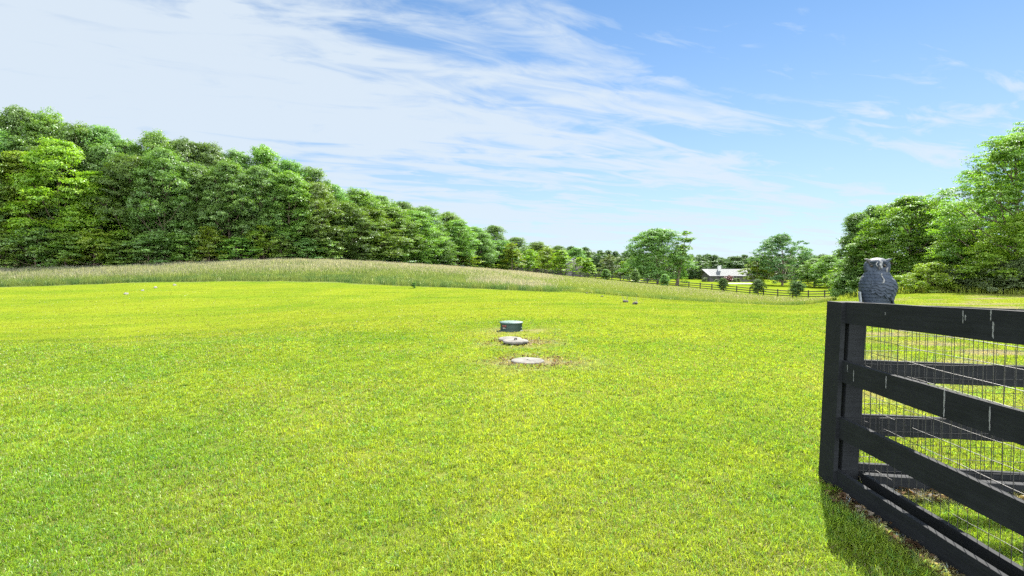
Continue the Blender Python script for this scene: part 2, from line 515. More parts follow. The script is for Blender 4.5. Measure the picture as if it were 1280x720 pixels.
# ------------------------------------------------------------------ ground sheet
def axis(near, far, n0, growth):
    v = [0.0]; s = near
    while v[-1] < far:
        v.append(v[-1] + s)
        if v[-1] > n0: s *= growth
    return np.array(v)
def build_ground():
    ax = axis(0.35, 5000, 9, 1.035)
    xs = np.concatenate([-ax[:0:-1], ax])
    ay = axis(0.3, 6000, 16, 1.03)
    back = -axis(1.2, 60, 6, 1.3)[:0:-1]
    ys = np.concatenate([back, ay])
    X, Y = np.meshgrid(xs, ys)
    x, y = X.ravel(), Y.ravel()
    z = gz(x, y)
    c = lawn_color(x, y)
    m = in_meadow(x, y)
    c[m] = np.array([0.11, 0.14, 0.045])
    u = x / np.maximum(y, 1)
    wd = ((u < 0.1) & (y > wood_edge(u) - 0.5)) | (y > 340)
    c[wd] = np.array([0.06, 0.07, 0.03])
    thatch = np.clip((9 - y) / 6, 0, 1)[:, None] * (1 - dry_mask(x, y)[:, None])
    c = c * (1 - 0.45 * thatch) * 0.85 + np.array([0.10, 0.095, 0.04])[None] * 0.45 * thatch
    nx, ny = len(xs), len(ys)
    i = np.arange(nx * ny).reshape(ny, nx)
    q = np.stack([i[:-1, :-1], i[:-1, 1:], i[1:, 1:], i[1:, :-1]], -1).reshape(-1, 4)
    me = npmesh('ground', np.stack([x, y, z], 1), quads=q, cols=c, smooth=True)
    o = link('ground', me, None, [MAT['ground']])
    tag(o, kind='structure')
build_ground()

# ------------------------------------------------------------------ trees
def crown_arrays(rng, lobes, n_leaves, ls, clump_r=0.55, flat=0.55, up=0.9, droop=0.0):
    """leaf faces in small clumps over limb-end lobes. lobes: list of (centre, radius)"""
    w = np.array([l[1] ** 2 for l in lobes]); w /= w.sum()
    per_clump = 30
    nc = max(8, n_leaves // per_clump)
    li = rng.choice(len(lobes), nc, p=w)
    LC = np.array([tuple(l[0]) for l in lobes]); LR = np.array([l[1] for l in lobes])
    d = rng.normal(size=(nc, 3)); d /= np.linalg.norm(d, axis=1)[:, None]
    d[:, 2] = np.where((d[:, 2] < -0.25) & (rng.random(nc) < 0.6), -d[:, 2], d[:, 2])
    rr = LR[li] * (0.55 + 0.5 * rng.random(nc))
    cc = LC[li] + d * rr[:, None] * np.array([1, 1, 0.78])
    cr = clump_r * (0.6 + 0.8 * rng.random(nc))
    ctint = rng.random(nc)
    k = np.repeat(np.arange(nc), per_clump)
    n = len(k)
    e = rng.normal(size=(n, 3)); e /= np.linalg.norm(e, axis=1)[:, None]
    r = rng.random(n) ** 0.45
    P = cc[k] + e * (r * cr[k])[:, None] * np.array([1.15, 1.15, flat])
    P[:, 2] -= droop * (r * cr[k]) ** 2
    N = d[k] * 0.85 + np.array([0, 0, up * 0.6]) + rng.normal(size=(n, 3)) * 0.45
    N /= np.linalg.norm(N, axis=1)[:, None]
    t = np.cross(N, rng.normal(size=(n, 3))); t /= np.linalg.norm(t, axis=1)[:, None]
    b = np.cross(N, t)
    s = ls * (0.6 + 0.8 * rng.random(n))
    a = (t * s[:, None]); bb = b * (s * 0.52)[:, None]
    fold = N * (s * 0.16)[:, None]
    V = np.empty((n, 4, 3))
    V[:, 0] = P - a * 0.5; V[:, 1] = P + bb * 0.5 + fold; V[:, 2] = P + a * 0.55; V[:, 3] = P - bb * 0.5 + fold
    tint = np.clip(ctint[k] * 0.6 + rng.random(n) * 0.4, 0, 1)
    return V.reshape(-1, 3), np.arange(4 * n).reshape(n, 4), np.repeat(tint, 4)

def make_tree(name, seed, H, W, n_leaves, ls, base=0.12, n_lobes=26, prof='oval', lobe=0.17, trunk_r=None, mat='leaf_mid',
              open_=0.0, clump=0.55, limbs=True, up=0.9, flat=0.55, lean=0.0, droop=0.0):
    """two meshes: trunk with its limbs, and the crown"""
    rng = np.random.default_rng(seed)
    rnd = random.Random(seed)
    def pr(t):
        if prof == 'oval': return (math.sin(math.pi * min(1, max(0, t * 0.86 + 0.14))) ** 0.6)
        if prof == 'cone': return max(0.08, (1 - t) ** 0.75) * (0.7 + 0.3 * min(1, t * 5))
        if prof == 'dome': return math.sqrt(max(0, 1 - (t * 0.98) ** 2.2)) * (0.82 + 0.18 * min(1, t * 4))
        if prof == 'vase': return 0.45 + 0.75 * t if t < 0.65 else 0.94 * math.sqrt(max(0.02, 1 - ((t - 0.65) / 0.36) ** 2))
        return 1
    lobes = []
    for i in range(n_lobes):
        t = (i + 0.5) / n_lobes
        t = t ** 0.9
        ang = i * 2.399963 + rnd.uniform(-0.5, 0.5)
        R_ = pr(t) * W / 2
        lr = W * lobe * rnd.uniform(0.7, 1.3) * (0.75 + 0.25 * pr(t))
        rad = max(0, R_ - lr * 0.8) * rnd.uniform(0.72, 1.12)
        z = H * (base + (1 - base) * t)
        z = min(z, H - lr * 0.72) + rnd.uniform(-0.02, 0.02) * H
        z = max(z, lr * 0.5 + 0.05)
        if rnd.random() < open_: continue
        lobes.append((Vector((math.cos(ang) * rad + lean * t * H, math.sin(ang) * rad, z)), lr))
    for t in (0.3, 0.5, 0.7, 0.86):
        lobes.append((Vector((rnd.uniform(-.1, .1) * W + lean * t * H, rnd.uniform(-.1, .1) * W, H * (base + (1 - base) * t))), W * lobe * 1.1 * (0.3 + 0.8 * pr(t))))
    V, Q, T = crown_arrays(rng, lobes, n_leaves, ls, clump, flat, up, droop)
    V[:, 2] *= H / V[:, 2].max()
    rq = np.percentile(np.hypot(V[:, 0] - lean * V[:, 2], V[:, 1]), 97)
    V[:, :2] *= (W / 2) / max(rq, 1e-3) if not lean else 1.0
    V[:, 2] = np.maximum(V[:, 2], 0.03)
    crown = npmesh(name + '_crown', V, quads=Q, attr=T)
    crown.materials.append(MAT[mat])
    acc = Acc()
    tr = trunk_r or H * 0.017
    pts = []; rads = []
    for i in range(9):
        t = i / 8.0
        pts.append(Vector((math.sin(t * 3 + seed) * 0.012 * H * t + lean * t * H, math.cos(t * 2.3 + seed) * 0.012 * H * t, -0.4 + t * (H * 0.86 + 0.4))))
        rads.append(tr * (1.35 if i == 0 else 1.0) * (1 - 0.88 * t))
    acc.add(*ring_tube(pts, rads, 8))
    if limbs:
        for c, lr in lobes[:n_lobes]:
            hz = min(0.8 * H, max(0.08 * H, c.z - 0.10 * H - 0.4 * math.hypot(c.x, c.y)))
            s = pts[0].lerp(pts[-1], (hz + 0.4) / (H * 0.86 + 0.4))
            m1 = s.lerp(c, 0.5) + Vector((rnd.uniform(-.3, .3), rnd.uniform(-.3, .3), -0.03 * H))
            r0 = tr * 0.42 * (1 - 0.6 * hz / H)
            acc.add(*ring_tube([s, m1, c, c + (c - m1) * 0.25], [r0, r0 * 0.65, r0 * 0.35, r0 * 0.12], 5))
            for q in range(2):
                e = c + Vector((rnd.uniform(-1, 1), rnd.uniform(-1, 1), rnd.uniform(-.2, .8))) * lr * 0.8
                acc.add(*ring_tube([m1.lerp(c, 0.6), c.lerp(e, 0.5), e], [r0 * 0.4, r0 * 0.22, r0 * 0.08], 4))
    trunk = npmesh(name + '_trunk', acc.V, quads=acc.Q, smooth=True)
    trunk.materials.append(MAT['bark'])
    return {'trunk': trunk, 'crown': crown, 'H': H, 'W': W}

def put_tree(proto, px, Y, top, label, group=None, name='broadleaf_tree', cat='tree', wid=None, X=None, H=None, rz=None, sink=0.0, parts=True):
    """stand a tree at view column px and depth Y, its height taken from the row of its top"""
    x = px2X(px, Y) if X is None else X
    z = g(x, Y) - sink
    if H is None:
        H = at(px, top, Y).z - z
    s = H / proto['H']
    sw = (wid / proto['W']) if wid else s
    rz = RND.uniform(0, 6.28) if rz is None else rz
    t = thing(name, label, cat, (x, Y, z), rz, group)
    t.scale = (sw, sw, s)
    link('trunk', proto['trunk'], t)
    link('crown', proto['crown'], t)
    return t
RND = random.Random(7)

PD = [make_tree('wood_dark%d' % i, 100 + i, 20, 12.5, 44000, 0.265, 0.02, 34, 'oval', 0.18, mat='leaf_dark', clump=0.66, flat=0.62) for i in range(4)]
PM = [make_tree('wood_mid%d' % i, 120 + i, 18, 11.5, 42000, 0.26, 0.02, 32, ('oval', 'dome', 'oval')[i], 0.18, mat='leaf_mid', clump=0.62, flat=0.58) for i in range(3)]
PB = [make_tree('wood_bright%d' % i, 140 + i, 14, 9.0, 32000, 0.24, 0.02, 32, ('cone', 'oval')[i], 0.15, mat='leaf_bright', clump=0.6, flat=0.4) for i in range(2)]
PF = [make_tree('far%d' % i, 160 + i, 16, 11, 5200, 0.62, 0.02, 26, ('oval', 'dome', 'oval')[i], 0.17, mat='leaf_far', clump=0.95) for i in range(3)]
PU = [make_tree('under%d' % i, 180 + i, 5, 6.0, 5200, 0.24, 0.0, 16, 'dome', 0.19, mat=('leaf_mid', 'leaf_bright', 'leaf_dark')[i], clump=0.5, flat=0.35) for i in range(3)]
PY = [make_tree('young%d' % i, 200 + i, 9, 6.5, 5600, 0.30, 0.08, 20, ('oval', 'cone')[i], 0.17, mat='leaf_bright', clump=0.5) for i in range(2)]
PG = make_tree('young_grey', 215, 8, 7.0, 4200, 0.30, 0.12, 18, 'dome', 0.16, mat='leaf_grey', clump=0.45)

def wood():
    back = [(-90, 120), (-50, 126), (-12, 131), (28, 130), (66, 133), (102, 150), (133, 155), (165, 172), (200, 160), (234, 172), (264, 177), (298, 185), (330, 179), (364, 197),
            (390, 208), (416, 229), (446, 234), (474, 244), (503, 251), (531, 256), (560, 264), (590, 282), (617, 281), (645, 296), (672, 301), (698, 306), (720, 309)]
    ords = ['first', 'second', 'third', 'fourth', 'fifth', 'sixth', 'seventh', 'eighth', 'ninth', 'tenth', 'eleventh', 'twelfth', 'thirteenth', 'fourteenth', 'fifteenth', 'sixteenth',
            'seventeenth', 'eighteenth', 'nineteenth', 'twentieth', 'twenty-first', 'twenty-second', 'twenty-third', 'twenty-fourth', 'twenty-fifth', 'twenty-sixth', 'twenty-seventh', 'twenty-eighth']
    n = 0
    for i, (px, top) in enumerate(back):
        Y = float(wood_edge((px - 640) / 620.0)) * 1.09 + 3
        k = ords[n] if px > 0 else None
        if px > 0: n += 1
        lab = ('tall crown on the skyline of the wood, %s from the left' % k) if k else 'tall dark crown at the edge of view over the left end of the wood'
        put_tree(RND.choice(PD) if i % 4 else RND.choice(PM), px, Y, top, lab, 'tall trees along the skyline of the wood', wid=RND.uniform(10.5, 13.5) * (1.0 if px < 420 else 1.35))
    front = [(-60, 160, 'd'), (-20, 178, 'm'), (28, 188, 'b'), (78, 172, 'b'), (122, 214, 'b'), (165, 192, 'd'), (208, 184, 'd'), (248, 204, 'd'), (288, 198, 'd'), (326, 206, 'd'),
             (362, 212, 'm'), (397, 226, 'm'), (428, 250, 'd'), (458, 258, 'm'), (490, 258, 'm'), (519, 262, 'm'), (543, 288, 'd'), (572, 274, 'm'), (600, 290, 'd'), (624, 300, 'd')]
    look = {'d': 'dense dark green tree fronting the wood, {} of the dark ones',
            'm': 'mid green leafy tree fronting the wood, {} of the mid green',
            'b': 'bright yellow green layered tree fronting the wood, {} of the bright ones'}
    cnt = {'d': 0, 'm': 0, 'b': 0}
    for i, (px, top, k) in enumerate(front):
        Y = float(wood_edge((px - 640) / 620.0)) + RND.uniform(0.0, 2.0) + 2.5
        P_ = {'d': PD, 'm': PM, 'b': PB}[k]
        if px > 0:
            lab = look[k].format(ords[cnt[k]] + ' from the left'); cnt[k] += 1
        else:
            lab = 'leafy tree cut by the edge of view at the front of the wood'
        put_tree(P_[i % len(P_)], px, Y, top, lab, 'trees along the front edge of the wood', wid=RND.uniform(10, 12.5) * (1.0 if px < 420 else 1.35))
    # the row between, hardly told apart
    for px in range(-80, 640, 27):
        Y = float(wood_edge((px - 640) / 620.0)) * 1.04 + 4.0
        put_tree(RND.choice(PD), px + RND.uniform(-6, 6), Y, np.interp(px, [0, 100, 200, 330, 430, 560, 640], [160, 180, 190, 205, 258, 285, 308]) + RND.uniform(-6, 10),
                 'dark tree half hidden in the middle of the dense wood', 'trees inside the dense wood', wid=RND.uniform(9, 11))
    under = [(8, 292, 0), (45, 280, 2), (82, 290, 0), (118, 285, 1), (150, 300, 0), (186, 292, 2), (226, 290, 0), (262, 282, 1), (296, 296, 0), (330, 276, 1), (352, 290, 0), (384, 296, 2), (410, 298, 0),
             (440, 303, 2), (462, 308, 0), (492, 306, 2), (520, 308, 0), (552, 312, 2), (584, 318, 1), (604, 318, 1), (628, 322, 0)]
    cu = 0
    for px, top, k in under:
        Y = float(wood_edge((px - 640) / 620.0)) + RND.uniform(-0.8, 0.6)
        put_tree(PU[k], px, Y, top, 'low %s bush at the wood foot, %s from the left' % (('green', 'bright green', 'dark green')[k], ords[cu]), 'bushes at the foot of the wood',
                 name='bush', cat='bush', wid=RND.uniform(6, 8) * (1 if px < 430 else 1.25))
        cu += 1
wood()

def young_trees():
    for px, Y, top, k, w, lab in [
        (640, 172, 303, 1, 9.5, 'light green pointed young tree in front of the dark wood end'),
        (663, 178, 311, 0, 8.5, 'small round light green tree beside the pointed young tree'),
        (684, 172, 309, 0, 9.5, 'light green tree in the row before the grey gabled barn, leftmost'),
        (701, 166, 312, 1, 9.5, 'yellow green tree touching the left side of the grey barn'),
        (724, 165, 321, 0, 6.0, 'small yellow green tree just past the grey barn, left of a pair'),
        (735, 166, 322, 1, 6.0, 'small yellow green tree just past the grey barn, right of a pair'),
        (779, 150, 326, 1, 5.5, 'thin yellow green sapling beside the big spreading tree')]:
        put_tree(PY[k], px, Y, top, lab, 'young light green trees', name='young_tree', wid=w)
    put_tree(PG, 762, 150, 318, 'pale grey green round tree behind the first fence shrub', None, name='young_tree', wid=8.5)
young_trees()

# the two big lone trees by the pasture
PL1 = make_tree('lone_a', 301, 16, 17, 34000, 0.36, 0.04, 50, 'dome', 0.15, mat='leaf_dark', clump=0.8, open_=0.05)
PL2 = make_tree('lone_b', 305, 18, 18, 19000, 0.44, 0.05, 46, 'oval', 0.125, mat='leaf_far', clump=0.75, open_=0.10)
PL3 = make_tree('lone_c', 309, 12, 9, 5200, 0.4, 0.1, 20, 'oval', 0.15, mat='leaf_mid', clump=0.6)
PSM = make_tree('wisp', 311, 15, 5.5, 1500, 0.40, 0.40, 9, 'oval', 0.17, mat='leaf_mid', clump=0.6, open_=0.2, lean=0.10)
put_tree(PL1, 822, 140, 285, 'big spreading tree with dark trunks standing behind the pasture fence', None, name='shade_tree', wid=19.0, rz=0.4)
put_tree(PSM, 846, 138, 288, 'thin airy tree with bare stem leaning out from the big spreading tree', None, name='thin_tree', wid=9, rz=0.0)
put_tree(PL2, 978, 165, 290, 'tall open crowned blue green tree at the right of the white roofed house', None, name='shade_tree', wid=20, rz=1.0)
put_tree(PY[0], 946, 170, 326, 'rounded light green tree tucked under the tall open crowned tree', None, name='young_tree', wid=11)
put_tree(PM[0], 1018, 150, 322, 'yellow green tree between the tall open tree and the dark right trees', None, name='young_tree', wid=9.5)
put_tree(PM[2], 1036, 142, 318, 'mid green tree at the far end of the pasture beside the dark trees', None, name='young_tree', wid=10)
put_tree(PY[1], 1048, 128, 334, 'low pale green bush tree at the end of the pasture fence', None, name='young_tree', wid=8)

def far_wood():
    rng = np.random.default_rng(55)
    data = []
    for p in PF:
        me = p['crown']
        v = np.empty(len(me.vertices) * 3, np.float32); me.vertices.foreach_get('co', v)
        t = np.empty(len(me.vertices), np.float32); me.attributes['tint'].data.foreach_get('value', t)
        data.append((v.reshape(-1, 3), t))
    Vs, Ts = [], []
    tops = lambda px: np.interp(px, [560, 700, 720, 745, 775, 800, 860, 900, 960, 1010, 1040, 1100, 1300], [305, 309, 308, 313, 314, 317, 317, 320, 320, 318, 316, 318, 318])
    for row, (Y0, dz) in enumerate(((300, 5.0), (345, 1.0), (390, 0.0))):
        px = 600.0
        while px < 1330:
            Y = Y0 + rng.uniform(-12, 12)
            x = px2X(px, Y); z = g(x, Y)
            top = at(px, float(tops(px)) + rng.uniform(-3.5, 4) + dz, Y).z
            s = (top - z) / 16
            w = rng.uniform(0.85, 1.25)
            v, t = data[rng.integers(3)]
            a = rng.uniform(0, 6.28); c, sn = math.cos(a), math.sin(a)
            q = np.stack([(v[:, 0] * c - v[:, 1] * sn) * w + x, (v[:, 0] * sn + v[:, 1] * c) * w + Y, v[:, 2] * s + z - 0.3], 1)
            Vs.append(q); Ts.append(np.clip(t * 0.7 + rng.uniform(-0.15, 0.35), 0, 1))
            px += rng.uniform(6, 9.5) * (1.0 if row < 2 else 1.2)
    V = np.concatenate(Vs); T = np.concatenate(Ts)
    me = npmesh('far_wood', V, quads=np.arange(len(V)).reshape(-1, 4), attr=T)
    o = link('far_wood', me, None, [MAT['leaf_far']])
    tag(o, 'hazy line of distant woodland closing the valley', 'woodland', kind='stuff')
far_wood()

# right-hand wood, close by
def right_wood():
    A = make_tree('near_a', 401, 10, 8.5, 66000, 0.155, 0.02, 44, 'oval', 0.13, mat='leaf_near', clump=0.42, flat=0.35, droop=0.25)
    B = make_tree('near_b', 402, 8.5, 5.5, 34000, 0.15, 0.02, 28, 'cone', 0.15, mat='leaf_dark', clump=0.45, flat=0.4)
    C = make_tree('near_c', 403, 13, 11, 76000, 0.15, 0.05, 46, 'oval', 0.12, mat='leaf_near', clump=0.42, flat=0.3, droop=0.3)
    D = make_tree('near_d', 404, 7, 7.5, 40000, 0.14, 0.0, 26, 'dome', 0.15, mat='leaf_bright', clump=0.45, flat=0.3, droop=0.25)
    S1 = make_tree('shrub_a', 411, 2.4, 3.4, 9000, 0.13, 0.0, 16, 'dome', 0.17, mat='leaf_grey', clump=0.3, limbs=True)
    S2 = make_tree('shrub_b', 412, 2.6, 4.2, 14000, 0.11, 0.0, 26, 'dome', 0.11, mat='leaf_bright', clump=0.30, flat=0.35, open_=0.25, droop=0.5)
    S3 = make_tree('shrub_c', 413, 1.8, 2.6, 6000, 0.13, 0.0, 12, 'dome', 0.18, mat='leaf_dark', clump=0.28)
    G = 'trees on the bank behind the black fence'
    for P_, px, Y, top, w, nm, lab in [
        (B, 1070, 52, 265, 4.8, 'broadleaf_tree', 'dark green pointed tree, leftmost of the bank trees, left of the owl'),
        (B, 1092, 53, 256, 5.0, 'broadleaf_tree', 'dark green tree right behind the owl, squeezed beside the bright maple'),
        (A, 1136, 46, 244, 8.6, 'broadleaf_tree', 'wide bright green tree above the owl with many arching branches'),
        (A, 1172, 48, 250, 7.2, 'broadleaf_tree', 'green tree between the wide bright tree and the tallest tree'),
        (C, 1268, 37, 163, 10.0, 'broadleaf_tree', 'tallest tree on the bank, dark leafy crown cut by the right border'),
        (C, 1345, 40, 120, 11.0, 'broadleaf_tree', 'tall tree mostly beyond the right border behind the tallest one'),
        (D, 1206, 40, 286, 6.0, 'broadleaf_tree', 'light green low tree leaning out under the tallest tree'),
        (D, 1290, 33, 262, 6.5, 'broadleaf_tree', 'yellow green low tree at the right border below the tallest tree'),
        (C, 1215, 52, 250, 8.5, 'broadleaf_tree', 'dark tree at the back of the bank behind the low light trees'),
        (C, 1105, 66, 262, 9.0, 'broadleaf_tree', 'dark tree at the back of the bank behind the owl'),
    ]:
        put_tree(P_, px, Y, top, lab, G, name=nm, wid=w)
    G2 = 'shrubs at the foot of the bank trees'
    for P_, px, Y, top, w, lab in [
        (S2, 1160, 37.5, 327, 3.6, 'yellow green arching shrub at the foot of the bright tree'),
        (S2, 1143, 38.5, 340, 3.0, 'dark hearted low shrub left of the yellow green arching one'),
        (S1, 1196, 37, 334, 3.2, 'grey green shrub under the light leaning tree'),
        (S1, 1226, 36, 326, 3.4, 'pale grey green shrub in the middle of the bank foot'),
        (S2, 1246, 37, 312, 4.0, 'tall light green shrub below the tallest tree'),
        (S1, 1262, 33, 326, 3.4, 'large pale shrub near the right border at the bank foot'),
        (S1, 1290, 32, 318, 3.6, 'pale shrub cut by the right border'),
        (S3, 1118, 43, 346, 2.8, 'dark low shrub just right of the owl'),
        (S3, 1084, 46, 345, 3.0, 'dark low shrub just left of the owl'),
        (S1, 1101, 44, 350, 2.4, 'small grey shrub hidden behind the owl'),
        (S3, 1060, 50, 342, 3.2, 'dark low shrub at the left end of the bank foot'),
        (S3, 1180, 38, 345, 2.5, 'dark small shrub right of the yellow green arching one'),
    ]:
        put_tree(P_, px, Y, top, lab, G2, name='shrub', cat='shrub', wid=w)
right_wood()

# clipped young shrubs along the pasture fence
def fence_shrubs():
    SA = make_tree('fence_shrub_a', 501, 3.0, 2.6, 8000, 0.14, 0.18, 20, 'oval', 0.22, mat='leaf_shrub', clump=0.3, trunk_r=0.09)
    SB = make_tree('fence_shrub_b', 502, 3.0, 1.9, 7000, 0.14, 0.02, 18, 'oval', 0.24, mat='leaf_dark', clump=0.28, trunk_r=0.07)
    for P_, px, top, w, lab in [
        (SB, 757.5, 336, 2.6, 'dark oval shrub at the pasture fence, farthest from the fence corner'),
        (SB, 794, 336, 2.3, 'dark upright egg shaped shrub at the pasture fence left of the big tree'),
        (SB, 831, 342, 2.2, 'bushy shrub at the pasture fence before the trunk of the big tree'),
        (SA, 903.5, 347, 2.2, 'small round shrub on two stems below the white roofed house'),
        (SA, 948, 348, 2.6, 'round dark shrub on a short trunk, middle of the three right shrubs'),
        (SA, 995.5, 350, 3.1, 'round grey green shrub on a short trunk, nearest to the black fence')]:
        u = (px - 640) / 620.0
        Y = float(fence_Y(u)) - 0.9
        put_tree(P_, px, Y, top, lab, 'shrubs along the pasture fence', name='ornamental_shrub', cat='shrub', wid=w)
fence_shrubs()

# ------------------------------------------------------------------ black fence paint
def black_wood():
    m, nt = newmat('black_wood')
    L = nt.links.new
    out = nd(nt, 'ShaderNodeOutputMaterial')
    bs = nd(nt, 'ShaderNodeBsdfPrincipled', inp={'Roughness': 0.75, 'Specular IOR Level': 0.14})
    tc = nd(nt, 'ShaderNodeTexCoord')
    mp = nd(nt, 'ShaderNodeMapping'); mp.inputs['Scale'].default_value = (1.5, 26, 26)
    L(tc.outputs['Object'], mp.inputs[0])
    nz = nd(nt, 'ShaderNodeTexNoise', inp={'Scale': 2.2, 'Detail': 7, 'Roughness': 0.65, 'Distortion': 0.8})
    L(mp.outputs[0], nz.inputs['Vector'])
    n2 = nd(nt, 'ShaderNodeTexNoise', inp={'Scale': 4.0, 'Detail': 8, 'Roughness': 0.7})
    L(tc.outputs['Object'], n2.inputs['Vector'])
    cr = nd(nt, 'ShaderNodeValToRGB')
    cr.color_ramp.elements[0].position = 0.3; cr.color_ramp.elements[0].color = (0.0035, 0.0044, 0.0056, 1)
    cr.color_ramp.elements[1].position = 0.75; cr.color_ramp.elements[1].color = (0.0140, 0.0165, 0.0195, 1)
    f = mth(nt, 'ADD', mth(nt, 'MULTIPLY', nz.outputs['Fac'], 0.55), mth(nt, 'MULTIPLY', n2.outputs['Fac'], 0.45))
    L(f, cr.inputs['Fac'])
    # weathered flecks where the stain has worn to grey wood
    n3 = nd(nt, 'ShaderNodeTexNoise', inp={'Scale': 14.0, 'Detail': 9, 'Roughness': 0.75})
    mp3 = nd(nt, 'ShaderNodeMapping'); mp3.inputs['Scale'].default_value = (0.5, 3, 3)
    L(tc.outputs['Object'], mp3.inputs[0]); L(mp3.outputs[0], n3.inputs['Vector'])
    mr = nd(nt, 'ShaderNodeMapRange', inp={'From Min': 0.66, 'From Max': 0.78, 'To Min': 0.0, 'To Max': 0.5})
    L(n3.outputs['Fac'], mr.inputs['Value'])
    mx = nd(nt, 'ShaderNodeMix', data_type='RGBA')
    L(mr.outputs[0], mx.inputs['Factor']); L(cr.outputs[0], mx.inputs['A']); mx.inputs['B'].default_value = (0.10, 0.10, 0.095, 1)
    L(mx.outputs['Result'], bs.inputs['Base Color'])
    bp = nd(nt, 'ShaderNodeBump', inp={'Strength': 0.8, 'Distance': 0.006})
    L(f, bp.inputs['Height']); L(bp.outputs[0], bs.inputs['Normal'])
    L(bs.outputs[0], out.inputs[0])
    return m
MAT['black_wood'] = black_wood()
MAT['wire'] = simple('wire', (0.022, 0.022, 0.022), 0.5, 0.3, 30, spec=0.5)
MAT['dropping'] = simple('dropping', (0.14, 0.148, 0.152), 0.85, 0.4, 60)

def board_mesh(name, L_, W_, T_, rng, seg=14, wob=0.004, bevel=0.004):
    """a sawn board: x along, y thickness, z width; slightly bowed with eased edges"""
    bm = bmesh.new()
    add_box(bm, (L_ / 2, 0, 0), (L_, T_, W_), None, bevel)
    cuts = [e for e in bm.edges if abs(e.verts[0].co.x - e.verts[1].co.x) > L_ * 0.5]
    bmesh.ops.subdivide_edges(bm, edges=cuts, cuts=seg, use_grid_fill=True)
    ph = rng.uniform(0, 6)
    for v in bm.verts:
        x = v.co.x
        v.co.z += wob * math.sin(x * 1.7 + ph) + 0.0015 * math.sin(x * 9 + ph * 2) * (1 if v.co.z > 0 else -1)
        v.co.y += wob * 0.7 * math.sin(x * 1.2 + ph * 1.7)
    return bm_mesh(name, bm)

def wire_panel(name, p0, d, L_, z0, z1, sv=0.062, sh=0.1016, r=0.0019, seed=0):
    """welded wire netting: p0 = start, d = unit direction along the run"""
    rng = random.Random(seed)
    V, Q = [], []
    acc = Acc()
    n = int(L_ / sv)
    for i in range(n + 1):
        x = i * sv
        pts = []
        for k in range(6):
            t = k / 5
            w = 0.004 * math.sin(i * 0.7 + t * 5 + seed)
            pts.append(Vector((p0.x + d.x * (x + w), p0.y + d.y * (x + w), z0 + (z1 - z0) * t)))
        acc.add(*ring_tube(pts, [r] * 6, 4))
    m = int((z1 - z0) / sh)
    for j in range(m + 1):
        z = z0 + j * sh
        pts = []
        for k in range(25):
            x = L_ * k / 24
            w = 0.006 * math.sin(x * 3.1 + j * 1.3 + seed) + 0.002 * math.sin(x * 11 + j)
            pts.append(Vector((p0.x + d.x * x - d.y * 0.003, p0.y + d.y * x + d.x * 0.003, z + w)))
        acc.add(*ring_tube(pts, [r] * 25, 4))
    return npmesh(name, acc.V, quads=acc.Q)

def smear(rng, w, h, T_=0.0012):
    """one irregular run of dried bird dropping, lying in the xz plane, 1 mm thick"""
    bm = bmesh.new()
    n = 9
    L_, R_ = [], []
    for i in range(n):
        t = i / (n - 1)
        ww = w * (0.35 + 0.65 * abs(math.sin(t * 5 + rng.uniform(-.5, .5)))) * (1 - 0.35 * t) * (0.3 if i in (0, n - 1) else 1)
        cx = rng.uniform(-.15, .15) * w
        L_.append((cx - ww / 2, -h * t)); R_.append((cx + ww / 2, -h * t))
    def lay(y): return [bm.verts.new((x, y, z)) for x, z in L_], [bm.verts.new((x, y, z)) for x, z in R_]
    a, b = lay(-T_); c, d = lay(0.0008)
    for i in range(n - 1):
        bm.faces.new((a[i], b[i], b[i + 1], a[i + 1])); bm.faces.new((c[i + 1], d[i + 1], d[i], c[i]))
        bm.faces.new((a[i + 1], c[i + 1], c[i], a[i])); bm.faces.new((b[i], d[i], d[i + 1], b[i + 1]))
    bm.faces.new((a[0], c[0], d[0], b[0])); bm.faces.new((a[-1], b[-1], d[-1], c[-1]))
    return bm_mesh('bird_dropping', bm)

